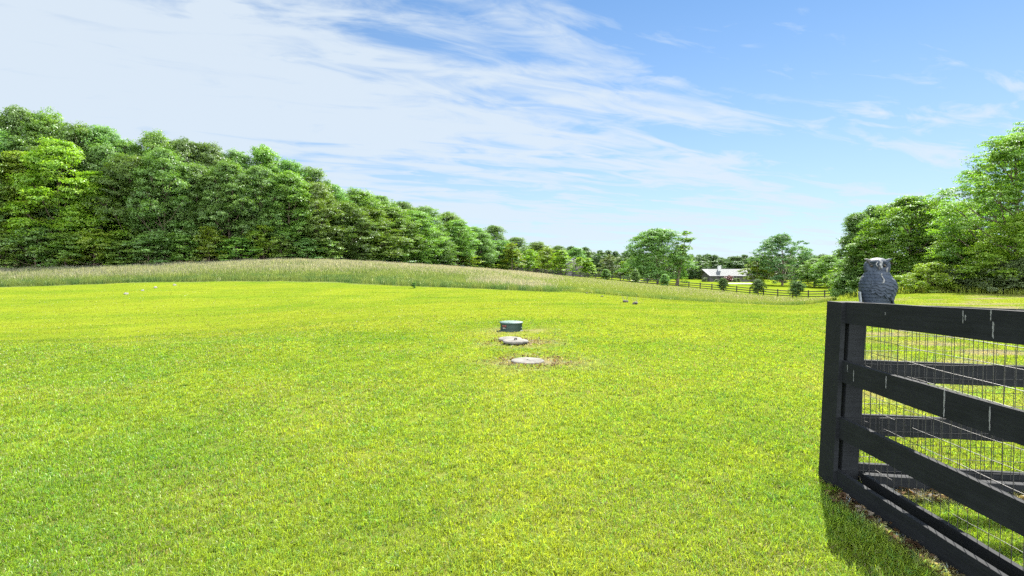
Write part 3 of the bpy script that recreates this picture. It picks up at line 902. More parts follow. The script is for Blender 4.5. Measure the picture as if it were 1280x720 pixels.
LEAN = 0.030
def near_fence():
    rng = random.Random(3)
    CX, CY = 2.44, 3.60                       # near left edge of the corner post
    root = thing('board_fence', 'black four-board paddock fence corner with wire netting in the right foreground', 'fence', (CX, CY, 0))
    BW, TOPS = 0.157, [1.374, 0.956, 0.538, 0.150]
    def shear(me, k=LEAN):
        return me
    def leanx(z): return LEAN * (z - 0.7)
    # corner post and the face board over the rail ends, both leaning a little
    bm = bmesh.new()
    add_box(bm, (0.062, 0.062, 0.48), (0.124, 0.124, 1.80), None, 0.006)
    for v in bm.verts: v.co.x += leanx(v.co.z)
    o = link('post', bm_mesh('corner_post', bm), root, [MAT['black_wood']])
    bm = bmesh.new()
    add_box(bm, (-0.0525, 0.075, 0.655), (0.033, 0.172, 1.45), None, 0.004)
    for v in bm.verts: v.co.x += leanx(v.co.z)
    link('face_board', bm_mesh('face_board', bm), root, [MAT['black_wood']])
    # front run, towards the viewer
    dx, dy = -0.035, -1.0
    l = math.hypot(dx, dy); dx /= l; dy /= l
    ang = math.atan2(dy, dx)
    rails = []
    for i, tz in enumerate(TOPS):
        me = board_mesh('rail', 3.30, BW, 0.034, rng)
        o = link('rail', me, root, [MAT['black_wood']])
        zc = tz - BW / 2
        o.location = (-0.018 + leanx(zc), 0.145, zc)
        o.rotation_euler = (0, -0.032 if i == 0 else (-0.006 if i == 2 else 0.0), ang)
        rails.append(o)
    # inner kick board of the front run
    me = board_mesh('kick_board', 3.0, 0.13, 0.034, rng)
    o = link('kick_board', me, root, [MAT['black_wood']])
    o.location = (0.145, -0.01, 0.06); o.rotation_euler = (0, 0, ang)
    bm = bmesh.new()
    add_box(bm, (0.062, 0.062, 0.48), (0.124, 0.124, 1.78), None, 0.006)
    o = link('post', bm_mesh('line_post', bm), root, [MAT['black_wood']])
    o.location = (dx * 2.44, dy * 2.44, 0)
    me = wire_panel('front_wire', Vector((0.133, -0.01, 0)), Vector((dx, dy)), 3.0, 0.0, 1.33, seed=1)
    link('wire_mesh', me, root, [MAT['wire']])
    # right run, away to the right and slightly nearer
    ex, ey = 1.0, -0.085
    l = math.hypot(ex, ey); ex /= l; ey /= l
    ang2 = math.atan2(ey, ex)
    tilt = 0.028
    for i, tz in enumerate(TOPS):
        me = board_mesh('rail', 3.4, BW, 0.034, rng)
        o = link('rail', me, root, [MAT['black_wood']])
        o.location = (0.03, 0.146, tz - BW / 2 - (0.012, 0.016, 0.006, 0.0)[i])
        o.rotation_euler = (0, tilt, ang2)
    me = board_mesh('kick_board', 3.0, 0.13, 0.06, rng)
    o = link('kick_board', me, root, [MAT['black_wood']])
    o.location = (0.19, 0.03, 0.035); o.rotation_euler = (0, tilt, ang2)
    bm = bmesh.new()
    add_box(bm, (0.062, 0.062, 0.48), (0.124, 0.124, 1.74), None, 0.006)
    o = link('post', bm_mesh('line_post_b', bm), root, [MAT['black_wood']])
    o.location = (ex * 2.44, ey * 2.44, 0)
    me = wire_panel('side_wire', Vector((0.13, 0.108, 0)), Vector((ex, ey)), 3.0, 0.0, 1.33, seed=4)
    link('wire_mesh', me, root, [MAT['wire']])
    # bird droppings on the outer faces of the front rails: (rail, picture column, down from top edge, width, length)
    for ri, px, dn, w, h in [(0, 1206, 0.012, 0.007, 0.07), (0, 1209, 0.035, 0.008, 0.03), (0, 1241, 0.002, 0.009, 0.055), (0, 1244, 0.06, 0.012, 0.085), (0, 1108, 0.05, 0.004, 0.02),
                             (1, 1062, 0.02, 0.006, 0.05), (1, 1070, 0.045, 0.006, 0.08), (1, 1111, 0.02, 0.007, 0.08), (1, 1185, 0.003, 0.010, 0.15), (1, 1243, 0.02, 0.009, 0.12),
                             (2, 1186, 0.03, 0.005, 0.06), (2, 1200, 0.03, 0.007, 0.035), (2, 1236, 0.04, 0.011, 0.10), (2, 1238, 0.03, 0.005, 0.03), (2, 1190, 0.09, 0.004, 0.03)]:
        r = rails[ri]
        u = (px - 640) / 620.0
        # where the view column meets the outer face
        X0, Y0 = CX + r.location.x - 0.017, CY + 0.145
        t = (u * Y0 - X0) / (dx - u * dy)
        me = smear(rng, w, h)
        s = link('bird_dropping', me, r, [MAT['dropping']])
        s.location = (t, -0.018, BW / 2 - dn)
    return root
near_fence()

# ------------------------------------------------------------------ owl decoy
def owl():
    m, nt = newmat('owl_plastic')
    L = nt.links.new
    out = nd(nt, 'ShaderNodeOutputMaterial')
    bs = nd(nt, 'ShaderNodeBsdfPrincipled', inp={'Roughness': 0.65, 'Specular IOR Level': 0.2})
    tc = nd(nt, 'ShaderNodeTexCoord')
    nz = nd(nt, 'ShaderNodeTexNoise', inp={'Scale': 18, 'Detail': 8, 'Roughness': 0.7}); L(tc.outputs['Object'], nz.inputs['Vector'])
    cr = nd(nt, 'ShaderNodeValToRGB')
    cr.color_ramp.elements[0].position = 0.35; cr.color_ramp.elements[0].color = (0.017, 0.025, 0.038, 1)
    cr.color_ramp.elements[1].position = 0.72; cr.color_ramp.elements[1].color = (0.038, 0.051, 0.072, 1)
    L(nz.outputs['Fac'], cr.inputs['Fac']); L(cr.outputs[0], bs.inputs['Base Color'])
    L(bs.outputs[0], out.inputs[0])
    grey = m
    dark = simple('owl_dark', (0.02, 0.022, 0.025), 0.6, 0.3, 20)
    pale = simple('owl_pale', (0.16, 0.18, 0.20), 0.7, 0.25, 25)
    yellow = simple('owl_eye_yellow', (0.045, 0.035, 0.014), 0.4)
    black = simple('owl_pupil', (0.01, 0.01, 0.01), 0.15)
    root = thing('owl_decoy', 'grey moulded owl decoy streaked with white droppings on the fence corner', 'owl decoy', (2.735, 3.72, 1.364), R(68))
    root.scale = (0.92, 0.92, 0.93)
    # local frame: the owl faces +Y, its back towards -Y; the head is turned back over the wing
    prof = [(0.0, .098, .092), (.03, .106, .10), (.07, .118, .110), (.115, .126, .118), (.16, .126, .118), (.195, .116, .110), (.222, .100, .096), (.24, .088, .086),
            (.258, .080, .080), (.27, .060, .060), (.272, .004, .004)]
    hprof = [(.236, .050, .050), (.244, .074, .072), (.262, .085, .080), (.285, .090, .083), (.310, .090, .082), (.330, .083, .077), (.346, .070, .064), (.358, .051, .047), (.366, .028, .026), (.369, .004, .004)]
    HEAD = R(86)
    pz = [p[0] for p in prof]
    def sec(z): return np.interp(z, pz, [p[1] for p in prof]), np.interp(z, pz, [p[2] for p in prof])
    def scale_h(p, q, R_=0.78):
        # shingled feathers: the upper row covers the next one down; q grows downwards
        for j in (math.floor(q) - 1, math.floor(q), math.floor(q) + 1):
            off = 0.5 * (j % 2)
            cx = math.floor(p - off + 0.5) + off
            d_ = math.hypot(p - cx, (q - j) * 0.72)
            if q >= j - 0.02 and d_ < R_ and abs(p - cx) <= 0.52:
                return 0.15 + 0.85 * (d_ / R_) ** 1.3
        return 0.0
    def skin_grid(name, prof, NZ, NA, rowh, ncol, amp, face, mat, par, smooth_n=5):
        zs = np.linspace(prof[0][0], prof[-1][0], NZ)
        ax = np.interp(zs, [p[0] for p in prof], [p[1] for p in prof]); ay = np.interp(zs, [p[0] for p in prof], [p[2] for p in prof])
        for _ in range(smooth_n):
            ax[1:-1] = (ax[:-2] + 2 * ax[1:-1] + ax[2:]) / 4; ay[1:-1] = (ay[:-2] + 2 * ay[1:-1] + ay[2:]) / 4
        V = np.zeros((NZ, NA, 3))
        for i, z in enumerate(zs):
            for j in range(NA):
                a = 2 * math.pi * j / NA
                dpl = amp * (scale_h(a / (2 * math.pi) * ncol, 40 - z / rowh) - 0.5)
                x = (ax[i] + dpl) * math.cos(a); y = (ay[i] + dpl) * math.sin(a)
                if face and y > 0:
                    f = math.sin(a) ** 3
                    y -= 0.016 * f * math.sin(min(1, max(0, (z - 0.245) / 0.105)) * math.pi)
                    for sx in (-1, 1):
                        d1 = ((x - sx * 0.044) / 0.024) ** 2 + ((z - 0.300) / 0.030) ** 2
                        y -= 0.026 * math.exp(-d1)
                        d2 = ((x - sx * 0.040) / 0.034) ** 2 + ((z - 0.336) / 0.010) ** 2
                        y += 0.008 * math.exp(-d2)                    # brow ridge
                    y += 0.014 * math.exp(-(x / 0.011) ** 2) * math.exp(-((z - 0.305) / 0.03) ** 2)   # ridge down to the beak
                V[i, j] = (x, y, z)
        q = []
        for i in range(NZ - 1):
            for j in range(NA):
                q.append((i * NA + j, i * NA + (j + 1) % NA, (i + 1) * NA + (j + 1) % NA, (i + 1) * NA + j))
        o = link(name, npmesh('owl_' + name, V.reshape(-1, 3), quads=q, smooth=True), par, [mat])
        return o, zs, ax, ay
    body, zs, ax, ay = skin_grid('body', prof, 160, 180, 0.026, 20, 0.0075, False, grey, root)
    head, hzs, hax, hay = skin_grid('head', hprof, 90, 144, 0.014, 30, 0.0022, True, grey, root)
    head.rotation_euler = (0, 0, HEAD)
    # folded wings: thick feathered shells wrapped on each flank, tips crossing low on the back
    for sx in (-1, 1):
        NU_, NV_ = 110, 120
        top = []; bot = []
        for iu in range(NU_):
            u = iu / (NU_ - 1)                 # 0 shoulder edge at the front .. 1 at the spine
            for iv in range(NV_):
                v = iv / (NV_ - 1)             # 0 top .. 1 lower edge
                ang = math.pi * (0.16 - 0.62 * u)            # from the front flank round to the back
                zt = 0.222 - 0.022 * abs(u - 0.45) * 2
                zb = 0.085 - 0.085 * u + 0.018 * (1 - abs(math.cos(u * 9 * math.pi / 2)))
                z = zt + (zb - zt) * v
                a_, b_ = sec(max(z, 0.0))
                fh = scale_h(u * 6.5 + v * 1.2, 10 + v * 6.2 - u * 1.6)
                th = 0.007 + 0.010 * fh * (0.6 + 0.6 * v) + 0.012 * math.sin(math.pi * min(1, v * 1.2)) * math.sin(math.pi * u)
                th *= min(1, 6 * (1 - u) + 0.35) * min(1, 8 * v + 0.15)
                wob = 0.0
                c, s_ = math.cos(ang), math.sin(ang)
                top.append((sx * (a_ + th) * c, (b_ + th) * s_, z + wob))
                bot.append((sx * (a_ - 0.006) * c, (b_ - 0.006) * s_, z + wob))
        Vv = top + bot; N0 = NU_ * NV_
        q = []
        for iu in range(NU_ - 1):
            for iv in range(NV_ - 1):
                a = iu * NV_ + iv
                q.append((a, a + 1, a + NV_ + 1, a + NV_)); q.append((N0 + a, N0 + a + NV_, N0 + a + NV_ + 1, N0 + a + 1))
        for iu in range(NU_ - 1):
            for a in (iu * NV_, iu * NV_ + NV_ - 1):
                q.append((a, a + NV_, N0 + a + NV_, N0 + a))
        for iv in range(NV_ - 1):
            for b in (0, (NU_ - 1) * NV_):
                q.append((b + iv, b + iv + 1, N0 + b + iv + 1, N0 + b + iv))
        link('wing', npmesh('owl_wing', Vv, quads=q, smooth=True), root, [grey])
    # tail wedge low on the back
    bm = bmesh.new()
    for k in range(5):
        add_box(bm, (0, 0, 0), (0.026, 0.010, 0.12), Matrix.Translation((-0.044 + 0.022 * k, -0.098 - 0.004 * (k % 2), 0.03)) @ Matrix.Rotation(R(-14), 4, 'X'), 0.003)
    link('tail', bm_mesh('owl_tail', bm), root, [grey])
    # ear tufts, eyes, beak, feet base
    for sx in (-1, 1):
        pts = [Vector((sx * 0.050, 0.028, 0.325)), Vector((sx * 0.062, 0.034, 0.342)), Vector((sx * 0.076, 0.036, 0.353)), Vector((sx * 0.094, 0.034, 0.358))]
        Vv, Qq = ring_tube(pts, [0.022, 0.016, 0.009, 0.001], 10)
        link('ear_tuft', npmesh('owl_tuft', [tuple(p) for p in Vv], quads=Qq, smooth=True), head, [dark if sx > 0 else grey])
        bm = bmesh.new(); bmesh.ops.create_uvsphere(bm, u_segments=20, v_segments=12, radius=0.011)
        for v in bm.verts: v.co.y *= 0.6
        e = link('eye', bm_mesh('owl_eye', bm, True), head, [yellow]); e.location = (sx * 0.042, 0.040, 0.302)
        bm = bmesh.new(); bmesh.ops.create_uvsphere(bm, u_segments=16, v_segments=10, radius=0.007)
        for v in bm.verts: v.co.y *= 0.5
        p_ = link('pupil', bm_mesh('owl_pupil', bm, True), head, [black]); p_.location = (sx * 0.042, 0.048, 0.302)
    Vv, Qq = ring_tube([Vector((0, 0.062, 0.296)), Vector((0, 0.084, 0.286)), Vector((0, 0.084, 0.266))], [0.011, 0.009, 0.001], 8)
    link('beak', npmesh('owl_beak', [tuple(p) for p in Vv], quads=Qq, smooth=True), head, [dark])
    # breast base flap past the left wing, bright sky light painted in as pale
    bm = bmesh.new()
    add_box(bm, (0, 0, 0.05), (0.05, 0.012, 0.13), Matrix.Translation((-0.035, 0.112, -0.02)) @ Matrix.Rotation(R(-6), 4, 'X'), 0.004)
    link('side_flap', bm_mesh('owl_flap', bm), root, [pale])
    # droppings: skins that follow the head and shoulder, 1.5 mm proud
    def skin(par, zs_, ax_t, ay_t, a0, a1, z0, z1, f, lift):
        Vv, q = [], []
        nz_, na_ = 34, 12
        for i in range(nz_):
            t = i / (nz_ - 1); z = z0 + (z1 - z0) * t
            ax_, ay_ = np.interp(z, zs_, ax_t), np.interp(z, zs_, ay_t)
            w = f(t) * (1 + 0.25 * math.sin(t * 31 + a0 * 5))
            mid = (a0 + a1) / 2 + 0.04 * math.sin(t * 7 + a0)
            for j in range(na_):
                e = 2 * j / (na_ - 1) - 1
                a = mid + (a1 - a0) / 2 * w * e
                th = lift + 0.003 * (1 - e * e)
                if i in (0, nz_ - 1) or abs(e) > 0.99: th = lift - 0.006
                Vv.append(((ax_ + th) * math.cos(a), (ay_ + th) * math.sin(a), z))
        for i in range(nz_ - 1):
            for j in range(na_ - 1):
                q.append((i * na_ + j, i * na_ + j + 1, (i + 1) * na_ + j + 1, (i + 1) * na_ + j))
        link('bird_dropping', npmesh('owl_dropping', Vv, quads=q, smooth=True), par, [MAT['dropping']])
    F_ = math.pi / 2
    H_ = (head, hzs, hax, hay)
    skin(*H_, F_ - 0.08, F_ + 0.34, 0.359, 0.330, lambda t: 0.8 - 0.2 * t, 0.003)
    skin(*H_, F_ - 0.02, F_ + 0.30, 0.332, 0.282, lambda t: 0.8 - 0.35 * t, 0.003)
    skin(*H_, F_ - 0.26, F_ - 0.10, 0.334, 0.296, lambda t: 0.7 - 0.3 * t, 0.002)
    skin(*H_, F_ + 0.62, F_ + 0.76, 0.290, 0.246, lambda t: 0.8, 0.003)
    B_ = (root, zs, ax, ay)
    A_ = math.pi + 0.10
    skin(*B_, A_ - 0.10, A_ + 0.02, 0.245, 0.165, lambda t: 0.45 + 0.5 * t * t, 0.024)
owl()

# ------------------------------------------------------------------ dead leaves along the fence foot
def litter():
    rng = np.random.default_rng(77)
    n = 900
    y = rng.uniform(1.2, 3.75, n); x = 2.36 - 0.035 * (3.75 - y) + rng.normal(-0.03, 0.05, n)
    m = rng.random(n) < 0.35
    x[m] = rng.uniform(2.55, 5.2, m.sum()); y[m] = 3.62 - 0.085 * (x[m] - 2.44) + rng.normal(-0.05, 0.09, m.sum())
    # and the scruffy soil round the covers
    k = 420
    lx, ly = [], []
    for cx, cy, r in LIDS[:2]:
        a = rng.uniform(0, 6.28, k); q = r + np.abs(rng.normal(0, 0.28, k))
        lx.append(cx + 0.10 + np.cos(a) * q * 1.25); ly.append(cy + np.sin(a) * q)
    x = np.concatenate([x] + lx); y = np.concatenate([y] + ly)
    kk = keep_off(x, y); x, y = x[kk], y[kk]; n = len(x)
    z = gz(x, y) + rng.uniform(0.006, 0.030, n)
    N = rng.normal(size=(n, 3)) * 0.5 + np.array([0, 0, 1.0]); N /= np.linalg.norm(N, axis=1)[:, None]
    t = np.cross(N, rng.normal(size=(n, 3))); t /= np.linalg.norm(t, axis=1)[:, None]; b = np.cross(N, t)
    s = rng.uniform(0.012, 0.036, n)[:, None]
    P = np.stack([x, y, z], 1)
    V = np.stack([P - t * s, P + b * s * 0.55 + N * s * 0.25, P + t * s, P - b * s * 0.55 + N * s * 0.25], 1).reshape(-1, 3)
    c = np.array([0.10, 0.065, 0.040])[None] * rng.uniform(0.4, 1.6, n)[:, None]
    c[rng.random(n) < 0.15] = np.array([0.24, 0.21, 0.17])
    me = npmesh('dead_leaves', V, quads=np.arange(4 * n).reshape(n, 4), cols=np.repeat(c, 4, axis=0))
    o = link('dead_leaves', me, None, [MAT['meadow']])
    tag(o, 'brown dead leaves caught along the foot of the fence', 'dead leaves', kind='stuff')
litter()

# ------------------------------------------------------------------ septic covers
def covers():
    conc = simple('concrete', (0.088, 0.084, 0.074), 0.92, 0.6, 7, 0.6, 70)
    green = simple('green_plastic', (0.006, 0.022, 0.017), 0.6, 0.18, 8, 0.15, 50)
    greenl = simple('green_lid', (0.030, 0.066, 0.060), 0.6, 0.15, 8, 0.1, 50)
    red = simple('red_label', (0.085, 0.018, 0.016), 0.7, 0.2, 40)
    white = simple('label_white', (0.20, 0.17, 0.15), 0.6, 0.2, 40)
    dark = simple('dark_iron', (0.02, 0.018, 0.016), 0.7, 0.4, 40)
    def disc(r, h, n=56, dish=0.0, rim=0.012, seed=0):
        rng = random.Random(seed)
        rings = [(r * 0.97, 0.0), (r, rim), (r, h - rim), (r - rim, h), (r * 0.8, h + dish), (r * 0.4, h + dish * 1.4), (0.001, h + dish * 1.5)]
        bm = bmesh.new(); prev = None
        chips = [rng.uniform(0.985, 1.0) for _ in range(n)]
        for rr, z in rings:
            cur = [bm.verts.new((rr * chips[k] * math.cos(2 * math.pi * k / n), rr * chips[k] * math.sin(2 * math.pi * k / n), z)) for k in range(n)]
            if prev:
                for k in range(n): bm.faces.new((prev[k], prev[(k + 1) % n], cur[(k + 1) % n], cur[k]))
            prev = cur
        return bm_mesh('disc', bm, False)
    # green riser
    x, y = LIDS[2][0], LIDS[2][1]
    t = thing('septic_riser', 'dark green round plastic riser with pale lid and red label on the lawn', 'septic riser', (x, y, g(x, y) - 0.01))
    n = 64; bm = bmesh.new(); prev = None
    for rr, z in [(0.318, 0), (0.312, 0.02), (0.300, 0.03), (0.298, 0.08), (0.304, 0.085), (0.304, 0.10), (0.298, 0.105), (0.297, 0.19), (0.308, 0.20), (0.308, 0.215)]:
        cur = [bm.verts.new((rr * (1 + (0.006 if (k // 2) % 2 else 0)) * math.cos(2 * math.pi * k / n), rr * (1 + (0.006 if (k // 2) % 2 else 0)) * math.sin(2 * math.pi * k / n), z)) for k in range(n)]
        if prev:
            for k in range(n): bm.faces.new((prev[k], prev[(k + 1) % n], cur[(k + 1) % n], cur[k]))
        prev = cur
    link('barrel', bm_mesh('riser_barrel', bm), t, [green])
    lid = link('lid', disc(0.325, 0.035, 64, 0.012, 0.01), t, [greenl]); lid.location = (0, 0, 0.216)
    for k in range(6):
        a = k * math.pi / 3 + 0.3
        bm = bmesh.new(); bmesh.ops.create_cone(bm, cap_ends=True, segments=6, radius1=0.012, radius2=0.010, depth=0.012)
        b = link('bolt', bm_mesh('lid_bolt', bm), lid, [dark]); b.location = (0.295 * math.cos(a), 0.295 * math.sin(a), 0.040)
    def patch(name, a0, a1, z0, z1, rr, mat):
        Vv, q = [], []
        m_ = 12
        for th in (rr, rr - 0.004):
            for z in (z0, z1):
                for k in range(m_):
                    a = a0 + (a1 - a0) * k / (m_ - 1)
                    Vv.append((th * math.cos(a), th * math.sin(a), z))
        for k in range(m_ - 1):
            q.append((k, k + 1, m_ + k + 1, m_ + k)); q.append((2 * m_ + k, 3 * m_ + k, 3 * m_ + k + 1, 2 * m_ + k + 1))
            q.append((m_ + k, m_ + k + 1, 3 * m_ + k + 1, 3 * m_ + k)); q.append((k, 2 * m_ + k, 2 * m_ + k + 1, k + 1))
        link(name, npmesh(name, Vv, quads=q), t, [mat])
    patch('warning_label', R(-142), R(-116), 0.125, 0.185, 0.306, red)
    patch('label_strip', R(-138), R(-121), 0.088, 0.112, 0.309, white)
    # middle pair of lids
    x, y = LIDS[1][0] - 0.06, 11.55
    z = g(x, y)
    t = thing('concrete_cover', 'pale concrete disc partly under its twin, behind the small dark handle', 'cover', (x, y, z + 0.0), 0.3)
    o = link('slab', disc(0.275, 0.055, 56, 0.006, 0.012, 3), t, [conc]); o.rotation_euler = (R(2), 0, 0)
    x, y = LIDS[1][0] + 0.06, 11.02
    z = g(x, y)
    t = thing('concrete_cover', 'pale concrete disc with dark iron handle propped up off the lawn', 'cover', (x, y, z + 0.03), 1.1)
    o = link('slab', disc(0.29, 0.05, 56, 0.006, 0.012, 4), t, [conc])
    Vv, Qq = ring_tube([Vector((-0.05, 0, 0.05)), Vector((-0.045, 0, 0.085)), Vector((0, 0, 0.1)), Vector((0.045, 0, 0.085)), Vector((0.05, 0, 0.05))], [0.014] * 5, 8)
    h = link('handle', npmesh('lid_handle', [tuple(p) for p in Vv], quads=Qq, smooth=True), t, [dark])
    # two dark bricks holding it up
    for k, a in enumerate((-2.95, -2.3, 0.4)):
        bm = bmesh.new(); add_box(bm, (0, 0, 0), (0.10, 0.07, 0.07), None, 0.006)
        b = link('support', bm_mesh('cover_support', bm), t, [dark]); b.location = (0.22 * math.cos(a), 0.22 * math.sin(a), -0.036); b.rotation_euler = (0, 0, a)
    # nearest lid
    x, y = LIDS[0][0], LIDS[0][1]
    t = thing('concrete_cover', 'single flat concrete disc sunk in dry grass, nearest of the covers', 'cover', (x, y, g(x, y) - 0.022), 2.0)
    link('slab', disc(0.30, 0.05, 56, 0.005, 0.012, 8), t, [conc])
    Vv, Qq = ring_tube([Vector((-0.04, 0, 0.052)), Vector((0, 0, 0.060)), Vector((0.04, 0, 0.052))], [0.008] * 3, 6)
    link('handle', npmesh('lid_handle2', [tuple(p) for p in Vv], quads=Qq, smooth=True), t, [dark])
covers()

# ------------------------------------------------------------------ small stones and tufts at the meadow's edge
def stones():
    pale = simple('pale_stone', (0.17, 0.165, 0.15), 0.9, 0.25, 6, 0.6, 20)
    dark = simple('dark_stone', (0.045, 0.042, 0.036), 0.9, 0.3, 6, 0.6, 20)
    stalk = simple('dry_stalk', (0.17, 0.16, 0.11), 0.8)
    def rock(seed, r):
        bm = bmesh.new(); bmesh.ops.create_icosphere(bm, subdivisions=3, radius=r)
        for v in bm.verts:
            k = 1 + 0.55 * (mnoise.noise(v.co * (1.6 / r) * 0.8 + Vector((seed, 3, 1))))
            v.co *= k; v.co.z *= 0.72
        return bm_mesh('rock', bm, False)
    ground_hit = lambda px, py: min((abs(at(px, py, Y).z - g(at(px, py, Y).x, Y)), Y) for Y in np.arange(18, 62, 0.25))[1]
    names = ['nearest', 'second nearest', 'third nearest', 'farthest']
    for i, (px, py, r) in enumerate([(157, 368.0, 0.15), (178, 363.6, 0.12), (194, 360.2, 0.15), (218, 356.7, 0.14)]):
        Y = ground_hit(px, py); x = px2X(px, Y)
        t = link('stone', rock(i + 1, r), None, [pale]); t.location = (x, Y, g(x, Y) + r * 0.35)
        tag(t, 'pale rounded stone on the mown grass by the wood, %s of four' % names[i], 'stone', 'pale stones on the left lawn')
    for i, (px, py, r) in enumerate([(733.5, 366.8, 0.10), (752.7, 371, 0.10), (782, 378, 0.13), (794, 380.3, 0.13)]):
        Y = ground_hit(px, py); x = px2X(px, Y)
        lab = ['small dark stone by the meadow edge, farthest of four', 'small dark stone by the meadow edge, second farthest of four',
               'dark lump with dry stalks on the lawn, left of the nearest two', 'dark lump with dry stalks on the lawn, right of the nearest two'][i]
        t = thing('stone', lab, 'stone', (x, Y, g(x, Y) + r * 0.3), i * 1.3, 'dark stones on the right lawn')
        link('rock', rock(20 + i, r), t, [dark])
        if i > 1:
            acc = Acc(); rg = random.Random(i)
            for k in range(9):
                a = rg.uniform(0, 6.28); q = rg.uniform(0.05, 0.2)
                acc.add(*ring_tube([Vector((0.1 * math.cos(a), 0.1 * math.sin(a), 0)), Vector((q * math.cos(a), q * math.sin(a), 0.25)), Vector((q * 1.3 * math.cos(a), q * 1.3 * math.sin(a), rg.uniform(.28, .42)))], [0.007, 0.005, 0.002], 4))
            link('dry_stalks', npmesh('stalks', acc.V, quads=acc.Q), t, [stalk])
    # lone weed before the meadow
    px, py = 517, 360.5
    Y = ground_hit(px, py); x = px2X(px, Y)
    wd = make_tree('weed', 601, 0.62, 0.5, 500, 0.11, 0.0, 9, 'cone', 0.2, mat='leaf_shrub', clump=0.1, trunk_r=0.02)
    put_tree(wd, 517, Y, 0, 'lone dark weed on the lawn in front of the meadow', None, name='weed', cat='weed', H=0.62)
stones()

# ------------------------------------------------------------------ pasture fence
def pasture_fence():
    post_m = simple('dark_post', (0.022, 0.020, 0.018), 0.8, 0.3, 3)
    root = thing('rail_fence', 'long dark three-rail pasture fence crossing behind the meadow', 'fence', (FA.x, FA.y, 0))
    d = FB - FA; Lf = d.length; d = d / Lf
    sp = 2.6
    n = int(Lf / sp)
    rng = random.Random(12)
    P_ = []
    for i in range(n + 1):
        q = FA + d * sp * i
        P_.append(Vector((q.x, q.y, g(q.x, q.y))))
    bm = bmesh.new(); add_box(bm, (0, 0, 0.55), (0.16, 0.16, 1.9), None, 0.01)
    pm = bm_mesh('fence_post', bm); pm.materials.append(post_m)
    ang = math.atan2(d.y, d.x)
    for p in P_:
        o = link('post', pm, root); o.location = (p.x - FA.x, p.y - FA.y, p.z + rng.uniform(-0.03, 0.03)); o.rotation_euler = (rng.uniform(-.02, .02), rng.uniform(-.02, .02), ang)
    nrm = Vector((-d.y, d.x, 0))
    if nrm.y > 0: nrm = -nrm
    for h in (0.38, 0.82, 1.26):
        V, Q = [], []
        for i, p in enumerate(P_):
            c = Vector((p.x - FA.x, p.y - FA.y, p.z + h)) + nrm * 0.105
            for s, t in ((-.02, -.08), (.02, -.08), (.02, .08), (-.02, .08)):
                V.append(c + nrm * s + Vector((0, 0, t + rng.uniform(-.01, .01))))
        for i in range(len(P_) - 1):
            for k in range(4):
                Q.append((i * 4 + k, i * 4 + (k + 1) % 4, i * 4 + 4 + (k + 1) % 4, i * 4 + 4 + k))
        Q.append((0, 1, 2, 3)); m = 4 * (len(P_) - 1); Q.append((m + 3, m + 2, m + 1, m))
        link('rail', npmesh('fence_rail', [tuple(v) for v in V], quads=Q), root, [post_m])
pasture_fence()

# ------------------------------------------------------------------ buildings
def gable(bm, x0, x1, y0, y1, ze, zr, th=0.12, ov=0.4, ridge_cut=(0, 0)):
    """two roof slabs with the ridge along x; ridge_cut pulls the ridge ends in"""
    ym = (y0 + y1) / 2
    a, b = ridge_cut
    for s in (0, 1):
        ye = y0 - ov if s == 0 else y1 + ov
        zl = ze - ov * (zr - ze) / ((y1 - y0) / 2)
        lo = [(x0 - ov, ye, zl), (x1 + ov, ye, zl), (x1 + ov - b, ym, zr), (x0 - ov + a, ym, zr)]
        lower = [bm.verts.new(p) for p in lo]
        upper = [bm.verts.new((p[0], p[1], p[2] + th)) for p in lo]
        bm.faces.new(upper); bm.faces.new(lower[::-1])
        for k in range(4):
            bm.faces.new((lower[k], lower[(k + 1) % 4], upper[(k + 1) % 4], upper[k]))

